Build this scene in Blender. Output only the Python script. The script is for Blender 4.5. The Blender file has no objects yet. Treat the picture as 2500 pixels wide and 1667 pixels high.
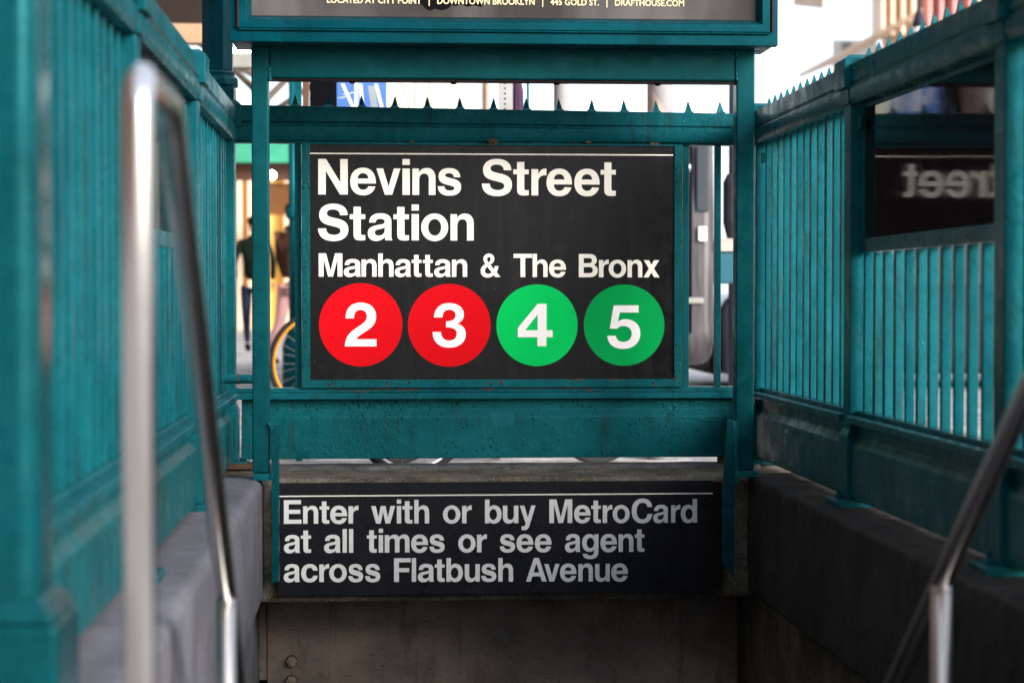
import bpy, bmesh, math, random
from mathutils import Vector, Matrix, noise, geometry
random.seed(7)
R = math.radians
sc = bpy.context.scene
col = sc.collection

# ------------------------------------------------------------------ camera, sky, sun, exposure
EYE = Vector((0.0, 0.0, 0.75))
FPX = 4805.0                      # focal length in pixels of the 2500 px wide photograph
YAW = math.atan(325 / FPX)
PITCH = math.atan(110.5 / FPX)
cd = bpy.data.cameras.new('camera')
cam = bpy.data.objects.new('camera', cd)
col.objects.link(cam)
cam.location = EYE
cam.rotation_euler = (R(90) - PITCH, 0, -YAW)
cd.sensor_width = 36
cd.lens = FPX * 36 / 2500
cd.clip_end = 3000
cd.clip_start = 0.02
cd.dof.use_dof = True
cd.dof.focus_distance = 6.9
cd.dof.aperture_fstop = 3.0
sc.camera = cam
CR = cam.rotation_euler.to_matrix()

world = bpy.data.worlds.new('World')
sc.world = world
world.use_nodes = True
wn = world.node_tree.nodes
wl = world.node_tree.links
bgn = wn.get('Background') or wn.new('ShaderNodeBackground')
sky = wn.new('ShaderNodeTexSky')
sky.sky_type = 'NISHITA'
sky.sun_disc = False
SUN_DIR = Vector((0.62, -0.70, 0.38)).normalized()      # from the scene towards the sun
sky.sun_elevation = math.asin(SUN_DIR.z)
sky.sun_rotation = math.atan2(SUN_DIR.x, SUN_DIR.y)
sky.air_density = 1.0
sky.dust_density = 1.5
sky.ozone_density = 1.0
veil = wn.new('ShaderNodeMix')          # thin even high cloud over the clear sky
veil.data_type = 'RGBA'
veil.inputs[0].default_value = 0.65
veil.inputs[7].default_value = (3.7, 4.0, 4.5, 1)
wl.new(sky.outputs[0], veil.inputs[6])
wl.new(veil.outputs[2], bgn.inputs[0])
bgn.inputs[1].default_value = 0.08
sl = bpy.data.lights.new('sun', 'SUN')
sl.energy = 1.5
sl.angle = R(28)
sl.color = (1.0, 0.95, 0.89)
so = bpy.data.objects.new('sun', sl)
col.objects.link(so)
so.rotation_euler = SUN_DIR.to_track_quat('Z', 'Y').to_euler()
so.location = (4, -4, 8)
sc.view_settings.view_transform = 'Standard'
sc.view_settings.look = 'None'
sc.view_settings.exposure = 2.3
sc.view_settings.gamma = 1.0
sc.view_settings.use_curve_mapping = False
sc.cycles.max_bounces = 8
sc.cycles.use_denoising = True

# ------------------------------------------------------------------ measuring helpers
def ray(px, py):
    return CR @ Vector(((px - 1250) / FPX, -(py - 833.5) / FPX, -1))
def aty(px, py, Y):
    d = ray(px, py)
    return EYE + d * (Y / d.y)
def X(px, Y, py=723): return aty(px, py, Y).x
def Z(py, Y, px=925): return aty(px, py, Y).z

# ------------------------------------------------------------------ materials
class NT:
    def __init__(s, name):
        s.m = bpy.data.materials.new(name)
        s.m.use_nodes = True
        s.n = s.m.node_tree.nodes
        s.l = s.m.node_tree.links
        s.b = s.n.get('Principled BSDF')
        s.geo = s.n.new('ShaderNodeNewGeometry')
        s.pos = s.geo.outputs['Position']
    def mapv(s, scale):
        mp = s.n.new('ShaderNodeMapping')
        mp.inputs['Scale'].default_value = scale
        s.l.new(s.pos, mp.inputs[0])
        return mp.outputs[0]
    def noise(s, scale, detail=4, rough=.55, vec=None, dist=0):
        t = s.n.new('ShaderNodeTexNoise')
        t.inputs['Scale'].default_value = scale
        t.inputs['Detail'].default_value = detail
        t.inputs['Roughness'].default_value = rough
        t.inputs['Distortion'].default_value = dist
        s.l.new(vec if vec else s.pos, t.inputs['Vector'])
        return t.outputs['Fac']
    def voro(s, scale, vec=None, feature='F1'):
        t = s.n.new('ShaderNodeTexVoronoi')
        t.feature = feature
        t.inputs['Scale'].default_value = scale
        s.l.new(vec if vec else s.pos, t.inputs['Vector'])
        return t.outputs['Distance']
    def ramp(s, fac, a, b, ca=0.0, cb=1.0):
        t = s.n.new('ShaderNodeMapRange')
        t.inputs['From Min'].default_value = a
        t.inputs['From Max'].default_value = b
        t.inputs['To Min'].default_value = ca
        t.inputs['To Max'].default_value = cb
        s.l.new(fac, t.inputs['Value'])
        return t.outputs[0]
    def mul(s, a, b, op='MULTIPLY'):
        t = s.n.new('ShaderNodeMath')
        t.operation = op
        for i, v in enumerate((a, b)):
            if isinstance(v, (int, float)): t.inputs[i].default_value = v
            else: s.l.new(v, t.inputs[i])
        return t.outputs[0]
    def mix(s, fac, a, b):
        t = s.n.new('ShaderNodeMix')
        t.data_type = 'RGBA'
        if isinstance(fac, (int, float)): t.inputs[0].default_value = fac
        else: s.l.new(fac, t.inputs[0])
        for i, v in ((6, a), (7, b)):
            if isinstance(v, tuple): t.inputs[i].default_value = (v[0], v[1], v[2], 1)
            else: s.l.new(v, t.inputs[i])
        return t.outputs[2]
    def color(s, c):
        if isinstance(c, tuple): s.b.inputs['Base Color'].default_value = (c[0], c[1], c[2], 1)
        else: s.l.new(c, s.b.inputs['Base Color'])
    def set(s, key, v):
        if isinstance(v, (int, float)): s.b.inputs[key].default_value = v
        else: s.l.new(v, s.b.inputs[key])
    def bump(s, h, strength, dist, prev=None):
        t = s.n.new('ShaderNodeBump')
        t.inputs['Strength'].default_value = strength
        t.inputs['Distance'].default_value = dist
        s.l.new(h, t.inputs['Height'])
        if prev: s.l.new(prev, t.inputs['Normal'])
        return t.outputs[0]
    def normal(s, n): s.l.new(n, s.b.inputs['Normal'])

def plain(name, c, rough=.6, metal=0, var=.25, scale=8):
    t = NT(name)
    f = t.noise(scale, 3)
    t.color(t.mix(f, tuple(v * (1 - var) for v in c), tuple(min(1, v * (1 + var)) for v in c)))
    t.set('Roughness', rough)
    t.set('Metallic', metal)
    t.set('Specular IOR Level', .2 if sum(c) > .05 else .03)
    return t.m

def paint(name, base, rough=.30, chips=.73, lump=.5, grime=.35, blister=.0, spec=.26):
    t = NT(name)
    d = lambda k: tuple(v * k for v in base)
    c = t.mix(t.ramp(t.noise(1.9, 5, .6), .40, .60), d(.78), d(1.12))
    c = t.mix(t.ramp(t.noise(28, 6, .7), .48, .62, 0, .45), c, d(.58))
    c = t.mix(t.ramp(t.noise(7, 6, .7, vec=t.mapv((1, 1, .35))), .54, .62, 0, .30 + grime * .3), c, (.0, base[1] * .38, base[2] * .36))
    st = t.mul(t.ramp(t.noise(34, 5, .6, vec=t.mapv((1.0, 1.0, .09))), .55, .62), t.ramp(t.noise(4, 3), .46, .58))
    c = t.mix(t.mul(st, grime), c, (.012, .011, .009))
    ch = t.noise(19, 9, .72)
    m = t.ramp(t.mul(ch, t.ramp(t.noise(3.1, 2), .3, .7, .82, 1.05)), chips, chips + .010)
    c = t.mix(m, c, (.075, .026, .020))
    dots = t.mul(t.ramp(t.voro(48), .07, .13, 1, 0), t.ramp(t.noise(7, 3), .55, .58))
    c = t.mix(t.mul(dots, .85 * min(1, grime * 3)), c, (.014, .008, .007))
    t.color(c)
    t.set('Specular IOR Level', spec)
    t.b.inputs['Specular Tint'].default_value = (.22, .92, 1.0, 1)
    t.set('Roughness', t.ramp(t.noise(12, 5), .38, .62, rough - .06, rough + .14))
    msk = t.ramp(t.noise(4.5, 3), .42, .60, .25, 1.5)
    n1 = t.bump(t.mul(t.noise(80, 4), msk), .5 * lump, .004)
    n2 = t.bump(t.noise(11, 3), .10 * lump, .012, n1)
    bl = t.mul(t.ramp(t.voro(58), .10, .26, 1, 0), t.ramp(t.noise(9, 3), .50, .57))
    n3 = t.bump(bl, .30 * lump + blister, .004, n2)
    t.normal(t.bump(m, -.7, .0015, n3))
    return t.m

TEAL = (.004, .083, .102)
M = {}
M['teal'] = paint('teal_paint', TEAL)
M['teal_smooth'] = paint('teal_smooth_paint', (.002, .049, .058), rough=.22, chips=.80, lump=.18, grime=.12)
M['teal_worn'] = paint('teal_worn_paint', TEAL, chips=.665, lump=.7, grime=.5, blister=.4)
M['teal_panel'] = paint('teal_panel_paint', (.003, .076, .087), rough=.33, chips=.72, lump=1.1, grime=.35, blister=.8, spec=.34)
M['bluegreen'] = paint('blue_green_paint', (.0, .040, .056), rough=.25, chips=.83, lump=.10, grime=.08)
M['column'] = paint('column_paint', (.0, .056, .084), rough=.22, chips=.80, lump=.3, grime=.2)

def sign_black(name, base, rough):
    t = NT(name)
    n = t.noise(3, 3)
    c = t.mix(n, tuple(v * .85 for v in base), tuple(v * 1.2 for v in base))
    sp = t.mul(t.ramp(t.voro(48), .03, .07, 1, 0), t.ramp(t.noise(9, 3), .50, .54))
    c = t.mix(t.mul(sp, .7), c, (.32, .30, .28))
    st = t.ramp(t.noise(22, 4, vec=t.mapv((1, 1, .08))), .54, .66)
    c = t.mix(t.mul(st, .25), c, (.02, .02, .021))
    t.color(c)
    t.set('Roughness', t.ramp(t.noise(20, 4), .3, .7, rough - .05, rough + .10))
    t.set('Specular IOR Level', .24)
    t.normal(t.bump(t.noise(6, 3), .10, .004))
    return t.m
M['sign_black'] = sign_black('sign_black_enamel', (.0036, .0032, .0040), .27)
M['sign_black_low'] = sign_black('lower_sign_black_enamel', (.0062, .0066, .0096), .30)

def enamel(name, c, wear=.15, rough=.45):
    t = NT(name)
    d = t.ramp(t.noise(24, 8, .75), .50, .66)
    v = t.noise(2.5, 2)
    cc = t.mix(v, tuple(x * .92 for x in c), tuple(min(x * 1.06, 1) for x in c))
    cc = t.mix(t.mul(d, wear), cc, tuple(x * .45 + .01 for x in c))
    sp = t.mul(t.ramp(t.voro(50), .03, .07, 1, 0), t.ramp(t.noise(9, 3), .53, .57))
    cc = t.mix(t.mul(sp, .6), cc, (.08, .06, .05))
    t.color(cc)
    t.set('Specular IOR Level', .06)
    t.set('Roughness', rough)
    return t.m
M['letter_white'] = enamel('letter_white_vinyl', (.86, .82, .74))
M['letter_grey'] = enamel('letter_grey_vinyl', (.64, .64, .62), .22)
M['red'] = enamel('bullet_red', (.62, .003, .008), .12)
M['green_lit'] = enamel('bullet_green_lit', (.0, .50, .10), .12)
M['green_shaded'] = enamel('bullet_green_shaded', (.0, .31, .070), .12)  # same green as the neighbouring disc, with shade put into the colour
M['numeral'] = enamel('numeral_white', (.86, .84, .83), .1)
M['cream'] = enamel('poster_cream_print', (.75, .62, .38), .2)

def steel(name, c=(.60, .58, .57), rough=.27):
    t = NT(name)
    t.set('Metallic', 1.0)
    f = t.noise(9, 5)
    t.color(t.mix(f, tuple(v * .8 for v in c), c))
    t.set('Roughness', t.ramp(t.noise(14, 4), .3, .7, rough - .02, rough + .03))
    return t.m
M['steel'] = steel('brushed_stainless_steel', (.70, .67, .66), .24)
M['steel_dull'] = steel('dull_stainless_steel', (.50, .47, .45), .34)
M['galv'] = steel('galvanised_steel', (.55, .55, .56), .42)
M['brown_metal'] = plain('brown_anodised_metal', (.022, .012, .013), .35, .3)
M['rust'] = plain('rusty_iron', (.085, .045, .032), .75, .2, .5, 60)
M['screw'] = plain('dark_screw_metal', (.03, .024, .02), .4, .6, .5, 200)

def concrete(name, base, speck=.3, streak=.4, bumpy=.5, warm=(.05, .045, .035), con=1.0):
    t = NT(name)
    d = lambda k: tuple(v * k for v in base)
    e = lambda k: tuple(v * (1 + (k - 1) * con) for v in base)
    c = t.mix(t.ramp(t.noise(3.4, 8, .7), .42, .60), e(.42), e(1.45))
    c = t.mix(t.ramp(t.noise(13, 8, .75), .50, .58, 0, .75 * con), c, warm)
    c = t.mix(t.ramp(t.noise(60, 5, .7), .52, .62, 0, .6 * con), c, d(.45))
    c = t.mix(t.ramp(t.noise(75, 5, .7), .54, .66, 0, .5 * con), c, d(1.9))
    s_ = t.mul(t.ramp(t.noise(30, 6, .65, vec=t.mapv((1, 1, .09))), .53, .60), t.ramp(t.noise(3, 3), .45, .6))
    c = t.mix(t.mul(s_, streak), c, d(.22))
    pit = t.mul(t.ramp(t.voro(62), .10, .20, 1, 0), t.ramp(t.noise(8, 3), .50, .56))
    c = t.mix(t.mul(pit, .9), c, d(.08))
    pale = t.mul(t.ramp(t.voro(120), .16, .24, 1, 0), t.ramp(t.noise(40, 3), .42, .55))
    c = t.mix(t.mul(pale, speck), c, (.40, .33, .20))
    t.color(c)
    t.set('Roughness', .85)
    t.set('Specular IOR Level', .25)
    n1 = t.bump(t.noise(38, 8, .75), .45 * bumpy, .006)
    n2 = t.bump(t.noise(170, 3), .5 * bumpy, .002, n1)
    t.normal(t.bump(pit, -.7, .004, n2))
    return t.m
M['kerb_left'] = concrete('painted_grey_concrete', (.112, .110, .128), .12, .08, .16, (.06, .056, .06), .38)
M['kerb_right'] = concrete('shaded_stained_concrete', (.024, .021, .0205), .16, .7, 1.4, (.02, .018, .016))  # base lowered to carry the kerb's shade, real stains on top
M['kerb_end'] = concrete('exposed_aggregate_concrete', (.105, .09, .074), 1.0, .45, 2.0, (.10, .08, .045))
M['kerb_smooth'] = concrete('worn_smooth_concrete', (.09, .088, .09), .12, .2, .5)
M['well_wall'] = concrete('pale_well_wall_concrete', (.085, .072, .048), .05, .7, .5)
M['sidewalk'] = concrete('sidewalk_concrete', (.40, .38, .37), .05, .05, .3, (.25, .24, .23))
M['asphalt'] = concrete('street_asphalt', (.055, .055, .06), .05, .0, .4)
def plate_mat():
    t = NT('stained_steel_plate')
    c = t.mix(t.ramp(t.noise(1.7, 7, .65), .40, .60), (.15, .118, .094), (.33, .25, .18))
    c = t.mix(t.ramp(t.noise(6, 7, .7, vec=t.mapv((1, 1, 3.))), .52, .60, 0, .7), c, (.19, .165, .16))
    c = t.mix(t.ramp(t.noise(9, 6, .7, vec=t.mapv((1.6, 1, .25))), .54, .62, 0, .5), c, (.11, .078, .052))
    sp = t.mul(t.ramp(t.voro(70), .10, .17, 1, 0), t.ramp(t.noise(9, 4), .50, .55))
    c = t.mix(sp, c, (.015, .01, .008))
    scf = t.ramp(t.noise(60, 6, .75, vec=t.mapv((.5, 1, 2))), .60, .64, 0, .8)
    c = t.mix(scf, c, (.03, .02, .016))
    t.color(c)
    t.set('Roughness', .6)
    t.set('Specular IOR Level', .3)
    t.normal(t.bump(t.noise(60, 5), .25, .003))
    return t.m
M['plate'] = plate_mat()
def gloss_black():
    t = NT('glossy_black_acrylic')
    t.color((.012, .008, .010))
    t.set('Roughness', t.ramp(t.noise(18, 4), .3, .8, .03, .07))
    t.set('IOR', 1.30)
    t.normal(t.bump(t.noise(2.6, 1), .030, .02))
    return t.m
M['acrylic'] = gloss_black()
def wood(name, a, b):
    t = NT(name)
    w = t.noise(6, 5, vec=t.mapv((1, .15, 6)))
    t.color(t.mix(w, a, b))
    t.set('Roughness', .6)
    return t.m
M['brick_dark'] = plain('dark_brick', (.10, .06, .045), .85, 0, .3, 3)
M['wood_tan'] = wood('tan_timber', (.36, .20, .11), (.50, .30, .18))
M['wood_brown'] = wood('brown_timber', (.06, .025, .014), (.14, .05, .022))
M['wood_orange'] = wood('orange_timber', (.42, .15, .03), (.62, .25, .06))
M['nut'] = plain('greasy_nut_metal', (.26, .20, .15), .45, .2, .4, 90)
M['tyre'] = plain('tyre_rubber', (.018, .018, .02), .75)
M['rim_amber'] = plain('amber_rim_paint', (.62, .27, .015), .35)
M['black'] = plain('black_paint', (.004, .004, .005), .5)
M['frame_blue'] = plain('bike_blue_paint', (.05, .08, .20), .35)
M['poster_blue'] = plain('map_blue_print', (.08, .19, .55), .5)
M['map_white'] = plain('map_white_print', (.66, .70, .58), .5, 0, .12, 3)
M['map_line'] = plain('map_line_print', (.86, .86, .86), .5)
M['map_grey'] = plain('map_grey_print', (.40, .44, .38), .5)
M['purple'] = plain('dark_purple_cloth', (.05, .022, .055), .8)
M['paper'] = plain('torn_paper_poster', (.42, .34, .29), .85, 0, .3, 25)
def van_mat():
    t = NT('streaky_silver_van_paint')
    w = t.noise(3, 5, vec=t.mapv((5, 1, .5)))
    t.color(t.mix(t.ramp(w, .35, .65), (.016, .014, .017), (.10, .088, .098)))
    t.set('Roughness', .4)
    return t.m
M['van'] = van_mat()
M['pole_grey'] = plain('light_grey_pole_paint', (.34, .33, .34), .4, 0, .15, 12)
M['car'] = plain('dark_car_paint', (.03, .032, .045), .2, .3)
M['glass'] = plain('dark_window_glass', (.04, .05, .06), .06)
M['mail'] = plain('teal_blue_paint', (.02, .10, .14), .4)
M['awning'] = plain('green_awning_canvas', (.04, .27, .17), .7)
M['yellow_wall'] = plain('yellow_stucco', (.82, .50, .14), .8, 0, .25, .6)
M['white_wall'] = plain('white_stucco', (.86, .84, .80), .85, 0, .06, .3)
M['tan_wall'] = plain('tan_stone', (.80, .62, .47), .85, 0, .15, .8)
M['red_sign'] = plain('red_shop_sign', (.7, .10, .05), .5)
M['grey'] = plain('grey_paint', (.28, .28, .25), .6)
M['bark'] = plain('grey_brown_bark', (.12, .09, .07), .9, 0, .4, 30)
M['skin'] = plain('skin', (.30, .16, .11), .6)
M['jacket_green'] = plain('dark_green_jacket', (.006, .010, .007), .85)
M['jeans'] = plain('dark_blue_jeans', (.012, .018, .045), .85)
M['bag_yellow'] = plain('yellow_bag', (.55, .30, .02), .7)
M['coat_brown'] = plain('brown_coat', (.085, .035, .02), .85)
M['pink'] = plain('pink_cloth', (.65, .35, .33), .8)
M['red_cloth'] = plain('red_cloth', (.5, .02, .02), .8)
M['hair'] = plain('dark_hair', (.012, .008, .006), .8)
M['lamp_shell'] = plain('black_lamp_housing', (.02, .018, .03), .4)
def emis(name, c, s):
    t = NT(name)
    t.color(c)
    t.b.inputs['Emission Color'].default_value = (c[0], c[1], c[2], 1)
    t.b.inputs['Emission Strength'].default_value = s
    return t.m
M['bulb'] = emis('lit_bulb', (1.0, .93, .70), 6.0)
M['globe'] = plain('white_globe_glass', (.8, .8, .8), .2)
M['globe_green'] = plain('green_globe_glass', (.02, .35, .12), .15)

# ------------------------------------------------------------------ mesh helpers
class MB:
    def __init__(s): s.v = []; s.f = []
    def add(s, vs, fs):
        o = len(s.v)
        s.v += [Vector(v) for v in vs]
        s.f += [tuple(o + i for i in f) for f in fs]
        return s
    def box(s, x0, x1, y0, y1, z0, z1):
        if x0 > x1: x0, x1 = x1, x0
        if y0 > y1: y0, y1 = y1, y0
        if z0 > z1: z0, z1 = z1, z0
        return s.add([(x0, y0, z0), (x1, y0, z0), (x1, y1, z0), (x0, y1, z0), (x0, y0, z1), (x1, y0, z1), (x1, y1, z1), (x0, y1, z1)],
                     [(0, 3, 2, 1), (4, 5, 6, 7), (0, 1, 5, 4), (1, 2, 6, 5), (2, 3, 7, 6), (3, 0, 4, 7)])
    def frustum(s, cx, cy, z0, z1, hx0, hy0, hx1, hy1):
        return s.add([(cx - hx0, cy - hy0, z0), (cx + hx0, cy - hy0, z0), (cx + hx0, cy + hy0, z0), (cx - hx0, cy + hy0, z0),
                      (cx - hx1, cy - hy1, z1), (cx + hx1, cy - hy1, z1), (cx + hx1, cy + hy1, z1), (cx - hx1, cy + hy1, z1)],
                     [(0, 3, 2, 1), (4, 5, 6, 7), (0, 1, 5, 4), (1, 2, 6, 5), (2, 3, 7, 6), (3, 0, 4, 7)])
    def prism(s, prof, fn, t0, t1, n=1, amp=0, freq=6):
        """prof: closed (u, v) outline; fn(u, v, t) -> point; swept from t0 to t1"""
        k = len(prof)
        o = len(s.v)
        for i in range(n + 1):
            t = t0 + (t1 - t0) * i / n
            for (u, v) in prof:
                p = Vector(fn(u, v, t))
                if amp:
                    q = noise.noise_vector(p * freq) + .5 * noise.noise_vector(p * freq * 3.1) + .3 * noise.noise_vector(p * freq * 9)
                    if amp > .004:          # chipped arrises
                        q = q + 1.1 * max(0, noise.noise(p * 14) - .12) * noise.noise_vector(p * 55)
                    p = p + q * amp
                s.v.append(p)
        for i in range(n):
            for j in range(k):
                a = o + i * k + j; b = o + i * k + (j + 1) % k
                s.f.append((a, b, b + k, a + k))
        s.f.append(tuple(o + j for j in range(k))[::-1])
        s.f.append(tuple(o + n * k + j for j in range(k)))
        return s
    def tube(s, pts, r, n=12, cap=True, r1=None):
        pts = [Vector(p) for p in pts]
        o = len(s.v)
        up = None
        m = len(pts)
        for i, p in enumerate(pts):
            d = (pts[min(i + 1, m - 1)] - pts[max(i - 1, 0)]).normalized()
            if up is None:
                up = Vector((0, 0, 1)) if abs(d.z) < .9 else Vector((1, 0, 0))
            a = d.cross(up).normalized()
            up = a.cross(d).normalized()
            rr = r if r1 is None else r + (r1 - r) * i / (m - 1)
            for j in range(n):
                t = 2 * math.pi * j / n
                s.v.append(p + (a * math.cos(t) + up * math.sin(t)) * rr)
        for i in range(m - 1):
            for j in range(n):
                a_ = o + i * n + j; b_ = o + i * n + (j + 1) % n
                s.f.append((a_, b_, b_ + n, a_ + n))
        if cap:
            s.f.append(tuple(o + j for j in range(n))[::-1])
            s.f.append(tuple(o + (m - 1) * n + j for j in range(n)))
        return s
    def lathe(s, cx, cy, prof, n=24, rot=0):
        """prof: list of (r, z) bottom to top around a vertical axis"""
        o = len(s.v)
        for (r, z) in prof:
            for j in range(n):
                t = 2 * math.pi * j / n + rot
                s.v.append(Vector((cx + r * math.cos(t), cy + r * math.sin(t), z)))
        for i in range(len(prof) - 1):
            for j in range(n):
                a = o + i * n + j; b = o + i * n + (j + 1) % n
                s.f.append((a, b, b + n, a + n))
        s.f.append(tuple(o + j for j in range(n))[::-1])
        s.f.append(tuple(o + (len(prof) - 1) * n + j for j in range(n)))
        return s
    def torus(s, c, Rr, r, axis='Y', n=40, k=8, flat=1.0):
        o = len(s.v)
        c = Vector(c)
        for i in range(n):
            t = 2 * math.pi * i / n
            for j in range(k):
                q = 2 * math.pi * j / k
                rad = Rr + r * math.cos(q); w = r * math.sin(q) * flat
                if axis == 'Y': p = Vector((rad * math.cos(t), w, rad * math.sin(t)))
                elif axis == 'X': p = Vector((w, rad * math.cos(t), rad * math.sin(t)))
                else: p = Vector((rad * math.cos(t), rad * math.sin(t), w))
                s.v.append(c + p)
        for i in range(n):
            for j in range(k):
                a = o + i * k + j; b = o + i * k + (j + 1) % k
                c2 = o + ((i + 1) % n) * k + (j + 1) % k; d = o + ((i + 1) % n) * k + j
                s.f.append((a, b, c2, d))
        return s
    def disc(s, c, r, axis, t, n=40):
        """flat cylinder of thickness t along the given axis vector, starting at c"""
        c = Vector(c); axis = Vector(axis).normalized()
        return s.tube([c, c + axis * t], r, n)

def tag(o, label=None, cat=None, group=None, kind=None):
    if label: o['label'] = label
    if cat: o['category'] = cat
    if group: o['group'] = group
    if kind: o['kind'] = kind
    return o

def mesh_of(name, mb, mat, origin, smooth=False):
    me = bpy.data.meshes.new(name)
    og = Vector(origin)
    me.from_pydata([v - og for v in mb.v], [], mb.f)
    bm = bmesh.new(); bm.from_mesh(me)
    bmesh.ops.recalc_face_normals(bm, faces=bm.faces)
    bm.to_mesh(me); bm.free()
    me.materials.append(mat)
    if smooth:
        for p in me.polygons: p.use_smooth = True
    return me

def wpos(o):
    p = Vector(o.location)
    while o.parent: o = o.parent; p += Vector(o.location)
    return p

def obj(name, mb, mat, parent=None, origin=None, bevel=0, seg=2, smooth=False, label=None):
    """one mesh object; mesh coordinates are world coordinates"""
    if parent is not None: base = wpos(parent); og = base if origin is None else Vector(origin)
    else: base = Vector((0, 0, 0)); og = Vector(origin) if origin is not None else Vector((0, 0, 0))
    me = mesh_of(name, mb, mat, og, smooth)
    o = bpy.data.objects.new(name, me)
    col.objects.link(o)
    o.location = og - base if parent is not None else og
    if parent is not None: o.parent = parent
    if bevel:
        b = o.modifiers.new('bevel', 'BEVEL')
        b.width = bevel; b.segments = seg; b.limit_method = 'ANGLE'; b.angle_limit = R(35)
        b.harden_normals = False
        for p in me.polygons: p.use_smooth = True
        w = o.modifiers.new('wn', 'WEIGHTED_NORMAL'); w.keep_sharp = False
    if label: o['label'] = label
    return o

def thing(name, loc, label, cat, group=None):
    o = bpy.data.objects.new(name, None)
    o.empty_display_size = .1
    col.objects.link(o)
    o.location = loc
    return tag(o, label, cat, group)

def dup(o, loc, parent):
    """copy of a part at a world position, with its own children"""
    c = o.copy(); col.objects.link(c); c.parent = parent
    c.location = Vector(loc) - wpos(parent)
    for ch in o.children:
        g = ch.copy(); col.objects.link(g); g.parent = c
    return c

def copy_tree(o, parent=None):
    c = o.copy(); col.objects.link(c); c.parent = parent
    for ch in o.children: copy_tree(ch, c)
    return c

def from_poly2d(contours, place, thick, back=None):
    """contours: first is outer, the rest holes (2D). place(u, v, d) -> world. Gives a solid of small thickness"""
    mb = MB()
    polys = [[Vector((p[0], p[1], 0)) for p in c] for c in contours]
    flat = [p for c in polys for p in c]
    tris = geometry.tessellate_polygon(polys)
    nvt = len(flat)
    mb.v = [Vector(place(p.x, p.y, 0)) for p in flat] + [Vector(place(p.x, p.y, thick)) for p in flat]
    mb.f = [tuple(t) for t in tris]
    o = 0
    for c in polys:
        k = len(c)
        for i in range(k):
            a = o + i; b = o + (i + 1) % k
            mb.f.append((a, b, b + nvt, a + nvt))
        o += k
    return mb

# ------------------------------------------------------------------ bold grotesque letterforms (1000 per em)
def K(x0, x1, y0, y1, k=.56):
    cx, cy, rx, ry = (x0 + x1) / 2, (y0 + y1) / 2, (x1 - x0) / 2, (y1 - y0) / 2
    return f"M {cx} {y0} C {cx+rx*k} {y0} {x1} {cy-ry*k} {x1} {cy} C {x1} {cy+ry*k} {cx+rx*k} {y1} {cx} {y1} C {cx-rx*k} {y1} {x0} {cy+ry*k} {x0} {cy} C {x0} {cy-ry*k} {cx-rx*k} {y0} {cx} {y0} Z"
NPATH = "M 65 0 L 205 0 L 205 296 C 205 385 245 432 310 432 C 375 432 406 395 406 320 L 406 0 L 546 0 L 546 343 C 546 475 473 546 364 546 C 296 546 238 516 202 459 L 200 459 L 200 532 L 65 532 Z"
BPATH = "M 61 0 L 196 0 L 196 64 C 230 12 274 -14 334 -14 C 480 -14 578 96 578 266 C 578 436 482 546 338 546 C 278 546 232 522 201 472 L 201 718 L 61 718 Z"
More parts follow.
